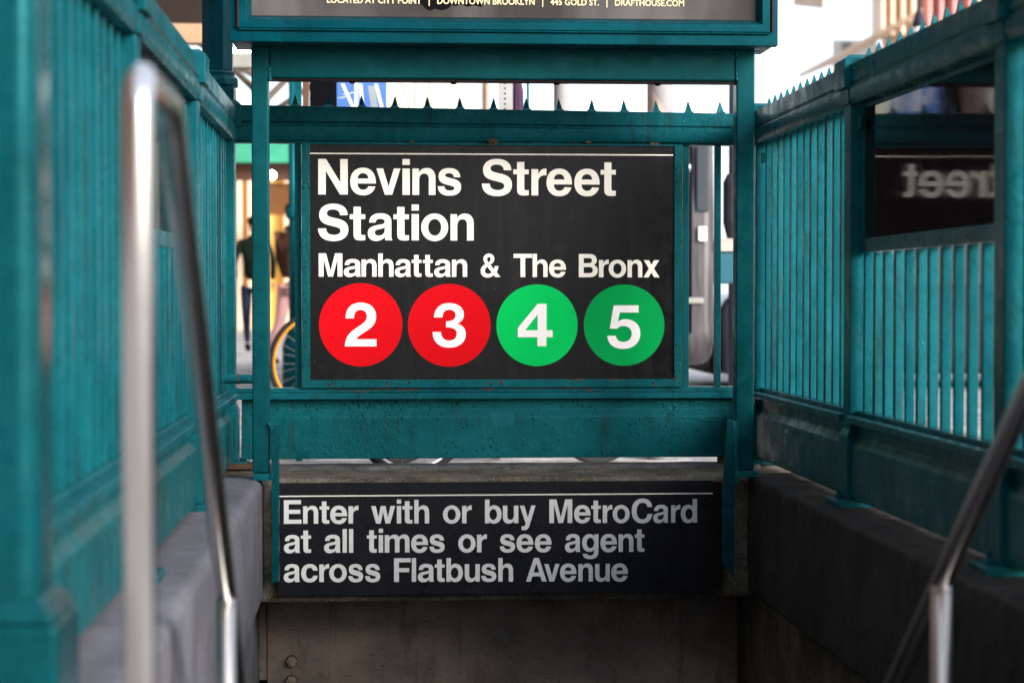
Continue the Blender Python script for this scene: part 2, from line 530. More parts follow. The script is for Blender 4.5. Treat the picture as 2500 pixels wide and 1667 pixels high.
G = {
 'n': NPATH,
 'h': "M 65 0 L 205 0 L 205 296 C 205 385 245 432 310 432 C 375 432 406 395 406 320 L 406 0 L 546 0 L 546 343 C 546 475 473 546 364 546 C 298 546 240 518 205 466 L 205 718 L 65 718 Z",
 'm': "M 64 0 L 204 0 L 204 320 C 204 395 243 432 302 432 C 352 432 376 405 376 340 L 376 0 L 516 0 L 516 320 C 516 395 553 432 610 432 C 662 432 686 405 686 340 L 686 0 L 826 0 L 826 360 C 826 480 763 546 660 546 C 594 546 540 518 500 458 C 478 514 430 546 363 546 C 296 546 240 518 202 459 L 200 459 L 200 532 L 64 532 Z",
 'r': "M 64 0 L 204 0 L 204 262 C 204 360 252 408 340 408 C 352 408 362 407 373 405 L 373 545 C 370 546 366 546 360 546 C 288 546 232 506 204 430 L 202 430 L 202 532 L 64 532 Z",
 'i': "M 69 0 L 209 0 L 209 532 L 69 532 Z|M 69 604 L 209 604 L 209 725 L 69 725 Z",
 'l': "M 69 0 L 209 0 L 209 718 L 69 718 Z",
 'e': "M 528 225 L 166 225 C 172 142 212 98 276 98 C 326 98 360 122 380 170 L 517 163 C 486 48 402 -14 276 -14 C 120 -14 23 95 23 266 C 23 438 122 546 276 546 C 434 546 528 432 528 250 Z;M 168 325 L 380 325 C 375 395 335 434 276 434 C 215 434 176 396 168 325 Z",
 'a': "M 387 0 L 527 0 L 527 14 C 513 28 508 50 508 95 L 508 388 C 508 492 430 546 285 546 C 140 546 62 484 58 360 L 187 360 C 193 412 222 436 280 436 C 342 436 373 414 373 374 C 373 330 330 325 255 312 C 100 288 29 245 29 146 C 29 48 92 -14 196 -14 C 268 -14 330 14 374 66 C 375 40 379 18 387 0 Z;M 373 262 L 373 212 C 373 142 330 94 250 94 C 200 94 170 116 170 156 C 170 196 196 214 260 226 C 315 236 345 244 373 262 Z",
 's': "M 30 176 C 36 50 120 -14 276 -14 C 432 -14 519 52 519 165 C 519 262 462 304 330 335 C 220 360 184 368 184 396 C 184 424 214 442 266 442 C 324 442 360 418 368 362 L 502 362 C 494 484 414 546 270 546 C 130 546 46 482 46 378 C 46 280 104 236 236 205 C 350 178 378 168 378 138 C 378 106 340 90 280 90 C 212 90 174 118 170 176 Z",
 'S': "M 39 236 C 42 70 150 -19 340 -19 C 524 -19 629 70 629 216 C 629 330 566 396 440 428 L 306 461 C 236 478 210 502 210 544 C 210 592 252 622 326 622 C 414 622 464 582 468 506 L 616 506 C 616 652 510 737 336 737 C 168 737 62 652 62 516 C 62 400 120 336 246 304 L 388 268 C 452 252 478 226 478 188 C 478 136 424 104 348 104 C 252 104 196 150 192 236 Z",
 't': "M 309 4 L 309 106 C 295 104 284 103 272 103 C 236 103 223 112 223 148 L 223 428 L 309 428 L 309 524 L 223 524 L 223 676 L 83 676 L 83 524 L 10 524 L 10 428 L 83 428 L 83 120 C 83 30 122 -4 215 -4 C 250 -4 282 -2 309 4 Z",
 'c': "M 524 190 C 508 60 422 -14 286 -14 C 130 -14 34 92 34 262 C 34 436 134 546 290 546 C 424 546 512 470 520 346 L 382 346 C 374 404 344 434 292 434 C 214 434 176 376 176 264 C 176 156 214 98 288 98 C 342 98 378 132 386 190 Z",
 'o': K(34, 578, -14, 546) + ";" + K(175, 437, 98, 434, .58),
 'b': BPATH + ";" + K(199, 437, 98, 432),
 'g': "M 413 532 L 551 532 L 551 42 C 551 -140 470 -217 292 -217 C 148 -217 66 -160 56 -60 L 198 -60 C 206 -94 236 -112 292 -112 C 370 -112 411 -74 411 20 L 411 74 C 376 26 332 2 274 2 C 134 2 40 106 40 272 C 40 440 136 546 276 546 C 336 546 382 520 414 466 Z;" + K(180, 414, 112, 432),
 'v': "M 198 0 L 358 0 L 543 532 L 396 532 L 280 165 L 162 532 L 13 532 Z",
 'w': "M 168 0 L 312 0 L 389 345 L 466 0 L 610 0 L 769 532 L 624 532 L 540 184 L 464 532 L 316 532 L 241 184 L 156 532 L 10 532 Z",
 'x': "M 15 0 L 186 0 L 277 150 L 368 0 L 541 0 L 362 272 L 532 532 L 366 532 L 280 394 L 196 532 L 26 532 L 196 272 Z",
 'y': "M 10 532 L 162 532 L 282 165 L 396 532 L 539 532 L 350 -40 C 308 -168 256 -214 146 -214 C 120 -214 94 -212 66 -208 L 66 -94 C 84 -97 98 -98 112 -98 C 172 -98 200 -70 204 -10 Z",
 'N': "M 69 0 L 217 0 L 217 478 L 500 0 L 654 0 L 654 718 L 506 718 L 506 244 L 225 718 L 69 718 Z",
 'M': "M 69 0 L 210 0 L 210 565 L 345 0 L 487 0 L 624 565 L 624 0 L 765 0 L 765 718 L 553 718 L 417 172 L 283 718 L 69 718 Z",
 'E': "M 76 0 L 621 0 L 621 124 L 226 124 L 226 303 L 586 303 L 586 426 L 226 426 L 226 594 L 607 594 L 607 718 L 76 718 Z",
 'F': "M 76 0 L 226 0 L 226 293 L 541 293 L 541 416 L 226 416 L 226 594 L 587 594 L 587 718 L 76 718 Z",
 'T': "M 232 0 L 381 0 L 381 592 L 598 592 L 598 718 L 14 718 L 14 592 L 232 592 Z",
 'A': "M 20 0 L 173 0 L 227 158 L 493 158 L 547 0 L 702 0 L 443 718 L 281 718 Z;M 267 276 L 455 276 L 360 560 Z",
 'B': "M 76 0 L 410 0 C 575 0 669 76 669 206 C 669 292 630 348 548 378 C 608 408 638 454 638 526 C 638 646 554 718 404 718 L 76 718 Z;M 226 594 L 376 594 C 452 594 490 570 490 518 C 490 462 452 436 376 436 L 226 436 Z;M 226 316 L 388 316 C 474 316 518 284 518 220 C 518 156 474 124 388 124 L 226 124 Z",
 'C': "M 684 268 C 666 88 552 -19 378 -19 C 172 -19 44 128 44 358 C 44 592 174 737 382 737 C 552 737 664 640 680 480 L 532 480 C 520 562 468 610 384 610 C 266 610 196 518 196 358 C 196 200 264 106 382 106 C 468 106 524 164 534 268 Z",
 '&': "M 532 0 L 701 0 L 572 152 C 606 206 628 268 634 340 L 510 340 C 508 300 498 264 484 244 L 372 382 C 456 430 500 488 500 560 C 500 656 430 722 324 722 C 216 722 144 652 144 554 C 144 500 164 456 208 398 C 104 342 54 274 54 186 C 54 64 144 -19 276 -19 C 358 -19 430 10 488 60 Z;M 306 452 C 276 492 266 520 266 550 C 266 590 290 616 324 616 C 358 616 380 592 380 558 C 380 516 358 486 306 452 Z;M 410 148 L 274 312 C 220 280 194 240 194 192 C 194 136 236 96 298 96 C 342 96 378 112 410 148 Z",
 '2': "M 26 0 L 511 0 L 511 116 L 202 116 C 212 140 236 166 290 204 L 380 266 C 468 326 506 394 506 484 C 506 624 414 710 270 710 C 122 710 38 616 38 455 L 166 455 C 168 544 204 592 268 592 C 328 592 364 552 364 486 C 364 430 338 394 262 340 L 196 294 C 80 212 34 142 26 0 Z",
 '3': "M 27 238 C 30 78 118 -19 270 -19 C 420 -19 516 66 516 204 C 516 292 474 348 388 374 C 452 400 488 450 488 524 C 488 636 400 710 272 710 C 136 710 52 622 48 476 L 172 476 C 176 556 210 602 270 602 C 330 602 366 568 366 512 C 366 450 320 414 226 412 L 226 315 C 332 315 382 280 382 206 C 382 138 340 98 272 98 C 196 98 156 148 152 238 Z",
 '4': "M 308 0 L 437 0 L 437 152 L 526 152 L 526 268 L 440 268 L 440 710 L 312 710 L 27 306 L 27 152 L 308 152 Z;M 131 268 L 310 268 L 310 532 Z",
 '5': "M 27 198 C 34 62 122 -19 262 -19 C 414 -19 516 84 516 236 C 516 380 424 472 296 472 C 250 472 214 458 181 425 L 213 582 L 490 580 L 490 698 L 122 698 L 63 318 L 172 314 C 188 342 222 358 264 358 C 340 358 388 310 388 232 C 388 152 340 98 266 98 C 204 98 162 132 150 200 Z",
}
def parse(path):
    out = []; tk = path.split(); i = 0; cur = None; pts = []
    while i < len(tk):
        c = tk[i]
        if c == 'M': cur = (float(tk[i+1]), float(tk[i+2])); pts = [cur]; i += 3
        elif c == 'L': cur = (float(tk[i+1]), float(tk[i+2])); pts.append(cur); i += 3
        elif c == 'C':
            a = [float(t) for t in tk[i+1:i+7]]
            p0 = cur
            for k in range(1, 9):
                t = k / 8; u = 1 - t
                pts.append((u**3*p0[0] + 3*u*u*t*a[0] + 3*u*t*t*a[2] + t**3*a[4], u**3*p0[1] + 3*u*u*t*a[1] + 3*u*t*t*a[3] + t**3*a[5]))
            cur = (a[4], a[5]); i += 7
        else: i += 1
    clean = []
    for p in pts:
        if not clean or (abs(p[0]-clean[-1][0]) + abs(p[1]-clean[-1][1])) > .01: clean.append(p)
    if abs(clean[0][0]-clean[-1][0]) + abs(clean[0][1]-clean[-1][1]) < .01: clean.pop()
    return clean
def glyph(ch):
    """list of shapes; each shape is [outer, hole, ...]"""
    if ch == 'u': return [[[(611 - x, 532 - y) for x, y in c] for c in sh] for sh in glyph('n')]
    if ch == 'd': return [[[(612 - x, y) for x, y in c] for c in sh] for sh in glyph('b')]
    return [[parse(c) for c in sh.split(';')] for sh in G[ch].split('|')]

def glyph_mesh(mb, ch, px0, px1, base_px, cap_px, Y, full=None):
    """letter ch measured between px0 and px1 with its baseline at base_px; cap_px = cap height in pixels; on the plane y=Y"""
    shapes = glyph(ch)
    xs = [p[0] for sh in shapes for p in sh[0]]; ys = [p[1] for sh in shapes for p in sh[0]]
    a0, a1 = min(xs), max(xs); b0, b1 = min(ys), max(ys)
    mid = (px0 + px1) / 2
    w0 = aty(px0, base_px, Y); w1 = aty(px1, base_px, Y)
    zt = aty(mid, base_px - cap_px, Y).z - aty(mid, base_px, Y).z
    zb = aty(mid, base_px, Y).z
    sx = (w1.x - w0.x) / (a1 - a0)
    if full:       # fit the box vertically too: full = (top px, bottom px)
        zt_ = aty(mid, full[0], Y).z; zb_ = aty(mid, full[1], Y).z
        sz = (zt_ - zb_) / (b1 - b0); z0 = zb_ - b0 * sz
    else: sz = zt / 718.0; z0 = zb
    for sh in shapes:
        m = from_poly2d(sh, lambda u, v, d: (w0.x + (u - a0) * sx, Y - .0012 + d, z0 + v * sz), .0012)
        mb.add(m.v, m.f)
    return mb

# ------------------------------------------------------------------ key sizes
YE = 7.05                # centre line of the end fence
XL, XR = -0.545, 1.390   # centre lines of the side fences
KT = .147                # top of the concrete kerb
KLX, KRX = -.385, 1.25   # inner faces of the side kerbs
YS = 6.62                # inner face of the end kerb
YP = 6.50                # front of the billboard portal

# ------------------------------------------------------------------ ground
gm = MB()
ox0, ox1, oy0, oy1 = -.72, 1.60, 2.6, 7.105
def sheet(mb, x0, x1, y0, y1, z): mb.add([(x0, y0, z), (x1, y0, z), (x1, y1, z), (x0, y1, z)], [(0, 1, 2, 3)])
sheet(gm, -60, ox0, -30, 9.6, 0); sheet(gm, ox1, 60, -30, 9.6, 0)
sheet(gm, ox0, ox1, -30, oy0, 0); sheet(gm, ox0, ox1, oy1, 9.6, 0)
sheet(gm, -60, 60, 9.6, 34, 0); sheet(gm, -60, -1.5, 34, 300, 0)  # first sheet also covers street, its pale concrete standing in for sunlit glare
tag(obj('sidewalk', gm, M['sidewalk']), kind='structure')
gm = MB(); sheet(gm, -1.5, 700, 34, 900, -.13); sheet(gm, -700, -1.5, 300, 900, -.13)
tag(obj('street', gm, M['asphalt']), kind='structure')
gm = MB(); gm.box(-1.62, -1.5, 34, 300, -.14, .004); gm.box(-1.5, 60, 33.9, 34.02, -.14, .004)
tag(obj('street_kerb', gm, M['kerb_smooth'], bevel=.01), kind='structure')

# ------------------------------------------------------------------ stairwell
def rounded(u0, u1, v0, v1, r, corners, n=5):
    """rectangle outline with chosen corners rounded: corners subset of 'bl','br','tr','tl'"""
    out = []
    for name, cx, cy, a0 in (('bl', u0, v0, 180), ('br', u1, v0, 270), ('tr', u1, v1, 0), ('tl', u0, v1, 90)):
        if name in corners:
            ccx = cx + (r if 'l' in name else -r); ccy = cy + (r if 'b' in name else -r)
            for k in range(n + 1):
                a = R(a0 + 90 * k / n)
                out.append((ccx + r * math.cos(a), ccy + r * math.sin(a)))
        else: out.append((cx, cy))
    return out
def densify(p, step=.03):
    out = []
    for i in range(len(p)):
        a = Vector(p[i]); b = Vector(p[(i + 1) % len(p)])
        n = max(1, int((b - a).length / step))
        for k in range(n): out.append(tuple(a + (b - a) * k / n))
    return out
# left kerb: u = x
kp = densify(rounded(-.72, KLX, -.27, KT, .03, ('tr', 'br')))
o = obj('kerb_wall', MB().prism(kp, lambda u, v, t: (u, t, v), 2.58, 6.60, 200, .0004, 2), M['kerb_left'], origin=(-.55, 4.6, 0), smooth=True)
tag(o, kind='structure')
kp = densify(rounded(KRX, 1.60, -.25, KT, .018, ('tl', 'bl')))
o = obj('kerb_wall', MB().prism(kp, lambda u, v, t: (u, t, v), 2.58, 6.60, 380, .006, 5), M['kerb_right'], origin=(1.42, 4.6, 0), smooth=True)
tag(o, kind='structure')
kp = densify(rounded(YS, 7.11, -.275, KT - .008, .02, ('tl',)), .02)
o = obj('end_kerb_wall', MB().prism(kp, lambda u, v, t: (t, u, v), -.72, 1.60, 300, .0048, 9), M['kerb_end'], origin=(.4, 7.0, 0), smooth=True)
tag(o, kind='structure')
# narrow cement curb strip behind, seen as the bluish lip under the gap
o = obj('cement_strip', MB().prism(densify([(6.93, KT - .02), (7.105, KT - .02), (7.105, KT + .001), (6.95, KT + .001)], .05), lambda u, v, t: (t, u, v), -.50, 1.36, 90, .0016, 8), M['kerb_smooth'], origin=(.4, 7.0, 0), smooth=True)
tag(o, kind='structure')
# walls of the well under the kerbs
tag(obj('well_wall', MB().box(-.72, KLX - .04, 2.58, 9.0, -4.2, -.272), M['kerb_left']), kind='structure')
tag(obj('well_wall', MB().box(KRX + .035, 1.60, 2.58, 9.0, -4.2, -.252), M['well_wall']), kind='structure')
tag(obj('well_wall', MB().box(KLX - .04, KRX + .035, 2.40, 2.58, -4.2, -.004), M['well_wall']), kind='structure')
tag(obj('lintel', MB().box(KLX - .04, KRX + .035, 6.86, 7.10, -.31, -.277), M['kerb_end'], bevel=.006), kind='structure')
# stained steel plate with nuts below the sign
plate = thing('steel_plate', (.43, 6.98, -.9), 'brown stained steel plate with two hexagonal nuts below the lower black sign', 'steel plate')
px_l = X(650, 6.98); px_r = X(1812, 6.98)
obj('plate_sheet', MB().box(px_l, px_r, 6.98, 7.01, -1.45, -.312), M['plate'], plate, bevel=.003)
obj('side_strip', MB().box(X(630, 6.97), X(648, 6.97), 6.965, 7.0, Z(1655, 6.97), -.312), M['plate'], plate, bevel=.002)
def nut(px, py, Y, parent):
    c = aty(px, py, Y)
    w = obj('washer', MB().disc(c + Vector((0, .004, 0)), .0215, (0, -1, 0), .005, 28), M['rust'], parent, bevel=.001)
    n_ = obj('nut', MB().disc(c, .0195, (0, -1, 0), .018, 6), M['nut'], parent, bevel=.0015)
    obj('bolt_end', MB().disc(c + Vector((0, -.017, 0)), .0095, (0, -1, 0), .010, 20), M['nut'], n_, bevel=.001)
nut(712, 1613, 6.977, plate); nut(712, 1661, 6.977, plate)
tag(obj('well_end_wall', MB().box(KLX - .04, KRX + .035, 7.03, 7.2, -4.2, -.312), M['kerb_right']), kind='structure')
# stair
st = thing('staircase', (.43, 2.6, 0), 'concrete staircase going down between the two handrails', 'staircase')
for k in range(18):
    z1 = -.17 * (k) - .02; y0 = 2.585 + .235 * k
    if y0 > 6.5: break
    obj('step', MB().box(KLX - .03, KRX + .03, y0, y0 + .26, z1 - .19, z1 - .02), M['kerb_smooth'], st, bevel=.006)
tag(obj('well_floor', MB().box(KLX - .03, KRX + .03, 2.6, 7.03, -4.3, -4.2), M['kerb_right']), kind='structure')

# ------------------------------------------------------------------ fences
def railprof(h=1.0):
    """moulded top rail: u from the centre line, v = height"""
    half = [(.046, 1.412), (.046, 1.362), (.040, 1.357), (.040, 1.350), (.046, 1.347), (.046, 1.316), (.036, 1.300)]
    return [(-u, v) for u, v in half][::-1] + [(u, v) for u, v in half]
KICK = [(.018, .388), (.018, .345), (.037, .322), (.037, .170)]
LEDGE = [(.052, .407), (.052, .386)]
def sym(half): return [(-u, v) for u, v in half][::-1] + [(u, v) for u, v in half]

def spike_mesh(cx, cy, z, s=1.0):
    m = MB()
    m.frustum(cx, cy, z - .001, z + .0045 * s, .020 * s, .020 * s, .016 * s, .016 * s)
    m.frustum(cx, cy, z + .0045 * s, z + .009 * s, .016 * s, .016 * s, .0115 * s, .0115 * s)
    m.frustum(cx, cy, z + .009 * s, z + .044 * s, .0108 * s, .0108 * s, .0014 * s, .0014 * s)
    return m

def bolt_mesh(c, axis, r=.007, t=.006, n=6):
    return MB().disc(c, r, axis, t, n)

def fence_post(root, cx, cy, w=.039, mat=None, big=1.0):
    mat = mat or M['teal']
    p = obj('post', MB().box(cx - w, cx + w, cy - w, cy + w, .166, 1.305), mat, root, origin=(cx, cy, KT), bevel=.004)
    b = MB().frustum(cx, cy, .166, .345, w + .010, w + .010, w + .010, w + .010)
    b.frustum(cx, cy, .3452, .368, w + .010, w + .010, w + .0005, w + .0005)
    obj('post_foot', b, mat, p, origin=(cx, cy, KT), bevel=.003)
    obj('foot_plate', MB().box(cx - w - .045, cx + w + .045, cy - w - .028, cy + w + .028, KT - .004, KT + .0185), M['teal_worn'], p, origin=(cx, cy, KT), bevel=.004)
    for sx in (-1, 1):
        obj('foot_bolt', MB().tube([(cx + sx * (w + .026), cy - w * .5, KT + .018), (cx + sx * (w + .026), cy - w * .5, KT + .030)], .013, 6).tube([(cx + sx * (w + .026), cy - w * .5, KT + .030), (cx + sx * (w + .026), cy - w * .5, KT + .048)], .0065, 10), mat, p, origin=(cx, cy, KT))
    c = MB().frustum(cx, cy, 1.300, 1.345, w + .008, w + .008, w + .012, w + .012)
    c.frustum(cx, cy, 1.3452, 1.428, w + .024, w + .024, w + .024, w + .024)
    c.frustum(cx, cy, 1.4282, 1.442, w + .022, w + .022, w + .006, w + .006)
    obj('post_cap', c, mat, p, origin=(cx, cy, KT), bevel=.003)
    return p

def side_fence(xc, inward, label):
    f = thing('subway_railing', (xc, 4.9, KT), label, 'railing')
    posts = [2.82, 4.22, 5.62, YE]
    for i, py in enumerate(posts):
        if i == 0:
            w = .075
            p = obj('newel', MB().box(xc - w, xc + w, py - w, py + w, .166, 1.9), M['teal_smooth'], f, origin=(xc, py, KT), bevel=.03, seg=5)
            b = MB().frustum(xc, py, .05, .30, w + .03, w + .03, w + .03, w + .03)
            b.frustum(xc, py, .3002, .335, w + .03, w + .03, w + .001, w + .001)
            obj('newel_foot', b, M['teal_smooth'], p, origin=(xc, py, KT), bevel=.01, seg=3)
        elif i < 3: fence_post(f, xc, py)
    firstbar = None; firstspike = None; shortbar = None
    for i in range(3):
        a = posts[i] + (.075 if i == 0 else .039); b = posts[i + 1] - .039
        if i == 2: b = YE - .039
        obj('top_rail', MB().prism(railprof(), lambda u, v, t: (xc + u, t, v), a - .001, b, 24, .0004, 9), M['teal'], f, bevel=.0015)
        obj('ledge', MB().prism(sym(LEDGE), lambda u, v, t: (xc + u, t, v), a, b), M['teal_worn'], f, bevel=.0025)
        obj('kick_panel', MB().prism(sym(KICK), lambda u, v, t: (xc + u, t, v), a + .008, b - .008), M['teal_panel'], f, bevel=.004)
        obj('lower_channel', MB().box(xc - .019, xc + .019, a, b, .4075, .421), M['teal_worn'], f, bevel=.002)
        n = int((b - a) / .1025)
        pitch = (b - a) / n
        for k in range(n):
            y = a + pitch * (k + .5)
            if i == 1:
                if shortbar is None:
                    shortbar = obj('bar', MB().box(xc - .0118, xc + .0118, y - .0118, y + .0118, .4212, .8725), M['teal'], f, origin=(xc, y, .42), bevel=.002)
                    q = shortbar
                else: q = dup(shortbar, (xc, y, .42), f)
                q.rotation_euler = (random.uniform(-.003, .003), random.uniform(-.003, .003), random.uniform(-.07, .07))
                dup(firstspike, (xc, y, 1.412), f)
            elif firstbar is None:
                firstbar = obj('bar', MB().box(xc - .0118, xc + .0118, y - .0118, y + .0118, .4212, 1.3005), M['teal'], f, origin=(xc, y, .42), bevel=.002)
                firstspike = obj('spike', spike_mesh(xc, y, 1.412), M['teal'], f, origin=(xc, y, 1.412))
            else:
                q = dup(firstbar, (xc, y, .42), f)
                q.rotation_euler = (random.uniform(-.0012, .0012), random.uniform(-.0012, .0012), random.uniform(-.07, .07))
                dup(firstspike, (xc, y, 1.412), f)
        for (yy, zz) in ((a + .05, 1.26), (b - .05, 1.26), (a + .05, .36), (b - .05, .36)):
            uu = .0135 if zz > 1 else .018
            pass
    # small lug at the top corner of each open panel
    for yy in ((5.62 - .06, YE - .075) if inward < 0 else ()):
        obj('lug', MB().box(xc + inward * .014, xc + inward * .022, yy - .018, yy + .018, 1.225, 1.262), M['teal_worn'], f, bevel=.002)
    return f
lf = side_fence(XL, 1, 'teal painted steel railing on the left kerb behind the near steel handrail')
rf = side_fence(XR, -1, 'teal painted steel railing on the right kerb with light shining through its bars')

# end fence that carries the station sign
ef = thing('subway_railing', (.42, YE, KT), 'teal painted spiked railing across the far end behind the station sign', 'railing')
fence_post(ef, XL, YE, .037)
fence_post(ef, XR, YE, .037)
YR = YE - .046
xa, xb = XL + .037, XR - .037
def rail_end(u, v, t):
    s = (t - xa) / (xb - xa)
    top = .012 * (1 - s) - .009 * s      # the rail sags a little to the right
    k = max(0, (v - 1.30) / .112)
    return (t, YE + u, v + top * k)
obj('top_rail', MB().prism(railprof(), rail_end, xa, xb, 60, .0006, 7), M['teal_worn'], ef, bevel=.0015)
sp0 = None
for px in (722.6, 803, 884, 964, 1044, 1124, 1204.7, 1285, 1364.6, 1444.6, 1524, 1602, 1681, 1759):
    x = X(px, YR + .03); s = (x - xa) / (xb - xa); z = 1.412 + .012 * (1 - s) - .009 * s
    if sp0 is None: sp0 = obj('spike', spike_mesh(x, YE, z), M['teal'], ef, origin=(x, YE, z)); q = sp0
    else: q = dup(sp0, (x, YE, z), ef)
    q.rotation_euler = (0, random.uniform(-.05, .05), random.uniform(-.1, .1))
obj('top_channel', MB().box(xa, xb, YE - .022, YE + .022, 1.292, 1.3035), M['teal_worn'], ef, bevel=.002)
obj('ledge', MB().prism(sym([(.052, .406), (.052, .384)]), lambda u, v, t: (t, YE + u, v), xa, xb, 50, .0007, 11), M['teal_worn'], ef, bevel=.002)
obj('lower_channel', MB().prism([(-.030, .4065), (.030, .4065), (.030, .424), (-.030, .424)], lambda u, v, t: (t, YE + u, v), xa, xb, 50, .0006, 12), M['teal_worn'], ef, bevel=.002)
obj('kick_panel', MB().prism(densify(sym([(.020, .383), (.020, .345), (.038, .320), (.038, .172)]), .04), lambda u, v, t: (t, YE + u, v), X(590, YE), X(1787, YE), 60, .0009, 5), M['teal_panel'], ef, bevel=.003)
for a_, b_ in ((720, 736), (1667, 1682), (1745, 1760)):
    obj('bar', MB().box(X(a_, YE - .012), X(b_, YE - .012), YE - .012, YE + .012, .4245, 1.2915), M['teal'], ef, bevel=.002)
for px in (745, 1015, 1365, 1674, 1790):
    c = aty(px, 311 if px < 1400 else 316, YR + .001); c.y = YE - .0462
    obj('rail_screw', MB().disc(c, .0075, (0, -1, 0), .0012, 16), M['teal_worn'], ef)
for (px, py) in ((612, 990), (612, 1091), (1787, 989)):
    c = aty(px, py, YE - .04); c.y = YE - (.020 if py < 1000 else .038)
    w_ = obj('kick_washer', MB().torus(c, .0105, .0016, 'Y', 24, 6), M['teal'], ef)
    obj('kick_bolt', MB().disc(c, .004, (0, -1, 0), .003, 10), M['rust'], w_)
# feet holding the end panel above the kerb, and the rusty foot angle at the left
obj('panel_foot', MB().box(X(1757, YE - .02), X(1775, YE - .02), YE - .03, YE + .03, KT - .01, .171), M['rust'], ef, bevel=.003)
obj('foot_angle', MB().box(X(536, 6.95), X(618, 6.95), 6.93, 7.05, KT - .004, KT + .014), M['rust'], ef, bevel=.003)

# horizontal pipe from the corner post to the portal
pz = Z(924, 6.86)
pp = thing('handrail_bracket_pipe', (X(560, 6.86), 6.86, pz), 'short teal pipe with capped end between left corner post and portal post', 'pipe')
obj('pipe', MB().tube([(X(530, 6.86), 6.86, pz), (X(618, 6.86), 6.86, pz)], .0165, 20), M['teal'], pp, smooth=False, bevel=.001)
obj('collar', MB().tube([(X(580, 6.86), 6.86, pz), (X(583, 6.86), 6.86, pz)], .0185, 20), M['rust'], pp)
obj('collar', MB().tube([(X(558, 6.86), 6.86, pz), (X(561, 6.86), 6.86, pz)], .0185, 20), M['teal'], pp)
cpt = aty(532, 924, 6.84)
obj('elbow', MB().tube([(cpt.x, 6.96, pz), (cpt.x, 6.86, pz), (cpt.x, 6.835, pz)], .021, 20), M['teal'], pp, bevel=.003)
obj('end_cap', MB().tube([(cpt.x, 6.834, pz), (cpt.x, 6.812, pz)], .0225, 8), M['teal'], pp, bevel=.003)

# ------------------------------------------------------------------ boards on the side railings
def side_board(xc, inward, label):
    y0, y1 = 4.263, 5.578
    f = thing('railing_board', (xc, (y0 + y1) / 2, .9), label, 'sign board')
    z0, z1 = .915, 1.285
    xf, xn = xc + inward * .002, xc - inward * .013       # far and near end of the slightly skewed board face
    def slab(d0, d1, ya, yb, za, zb):
        def xx(y): return xf + (xn - xf) * (y1 - y) / (y1 - y0)
        m = MB()
        vs = []
        for z in (za, zb):
            for (y, d) in ((ya, d0), (ya, d1), (yb, d1), (yb, d0)): vs.append((xx(y) + inward * d, y, z))
        return m.add(vs, [(0, 1, 2, 3), (4, 7, 6, 5), (0, 4, 5, 1), (1, 5, 6, 2), (2, 6, 7, 3), (3, 7, 4, 0)])
    obj('board', slab(-.012, 0, y0 + .018, y1 - .018, z0, z1), M['acrylic'], f)
    obj('frame', slab(-.014, .008, y0 + .002, y1 - .002, z0 - .0405, z0 - .0005), M['teal_worn'], f, bevel=.002)
    obj('frame', slab(-.014, .006, y0 + .002, y1 - .002, z1 + .0005, 1.2995), M['teal'], f, bevel=.002)
    obj('frame', slab(-.014, .006, y0 + .002, y0 + .0175, z0, z1), M['teal'], f, bevel=.002)
    obj('frame', slab(-.014, .006, y1 - .0175, y1 - .002, z0, z1), M['teal'], f, bevel=.002)
    c = xc + inward * .001
    for k in range(6):
        y = y0 + .08 + k * (y1 - y0 - .16) / 5
        obj('screw', MB().disc((c, y, z0 - .022), .0045, (inward, 0, 0), .002, 10), M['screw'], f)
    return f
side_board(XR, -1, 'glossy black board in the right railing mirroring the station sign')
side_board(XL, 1, 'dark board in the left railing seen edge on behind the handrail loop')

# ------------------------------------------------------------------ lamp column on the left corner post
lc = thing('lamp_column', (-.575, YE + .08, 1.44), 'tall octagonal blue and dark green lamp column on the left corner post', 'lamp post')
cx, cy = -.575, YE + .08
r8 = .058
obj('column_base', MB().box(cx - .062, cx + .062, cy - .062, cy + .062, 1.40, 1.497), M['teal'], lc, bevel=.004)
obj('base_ring', MB().lathe(cx, cy, [(.070, 1.4972), (.078, 1.502), (.078, 1.525), (.072, 1.531), (.064, 1.534), (.064, 1.540), (.068, 1.546), (.062, 1.553), (.058, 1.556)], 8, R(22.5)), M['teal_worn'], lc, bevel=.003)
obj('shaft', MB().lathe(cx, cy, [(r8, 1.556), (r8, 3.1)], 8, R(22.5)), M['column'], lc, bevel=.002)
obj('globe', MB().lathe(cx, cy, [(.06, 3.10)] + [(.19 * math.sin(R(a)), 3.28 - .19 * math.cos(R(a))) for a in range(20, 180, 16)], 24), M['globe_green'], lc, smooth=True)

# ------------------------------------------------------------------ portal frame in front of the end railing
pf = thing('billboard_portal', (.43, YP, KT), 'welded teal tube portal standing on the kerbs under the billboard', 'portal frame')
zb0, zb1 = Z(193, YP), 1.585
lx0, lx1 = X(615, YP, 700), X(657, YP, 700)
rx0, rx1 = X(1803, YP, 700), X(1842, YP, 700)
obj('left_post', MB().box(lx0, lx1, YP, YP + .065, .169, zb1), M['teal_smooth'], pf, bevel=.006, seg=3)
obj('right_post', MB().box(rx0 - .008, rx1, YP, YP + .065, .169, zb1), M['teal_smooth'], pf, bevel=.006, seg=3)
obj('cross_beam', MB().box(lx1 + .0005, rx0 - .0085, YP + .002, YP + .063, zb0, zb1 - .002), M['teal_smooth'], pf, bevel=.008, seg=3)
obj('beam_flange', MB().box(lx1 + .0005, rx0 - .0085, YP + .010, YP + .060, zb0 - .006, zb0 - .0005), M['brown_metal'], pf, bevel=.001)
for px in (861, 1108, 1359, 1605):
    x = X(px, YP + .03)
    obj('beam_bolt', MB().lathe(x, YP + .03, [(.003, zb0 - .0135), (.009, zb0 - .012), (.012, zb0 - .0065)], 14), M['brown_metal'], pf)
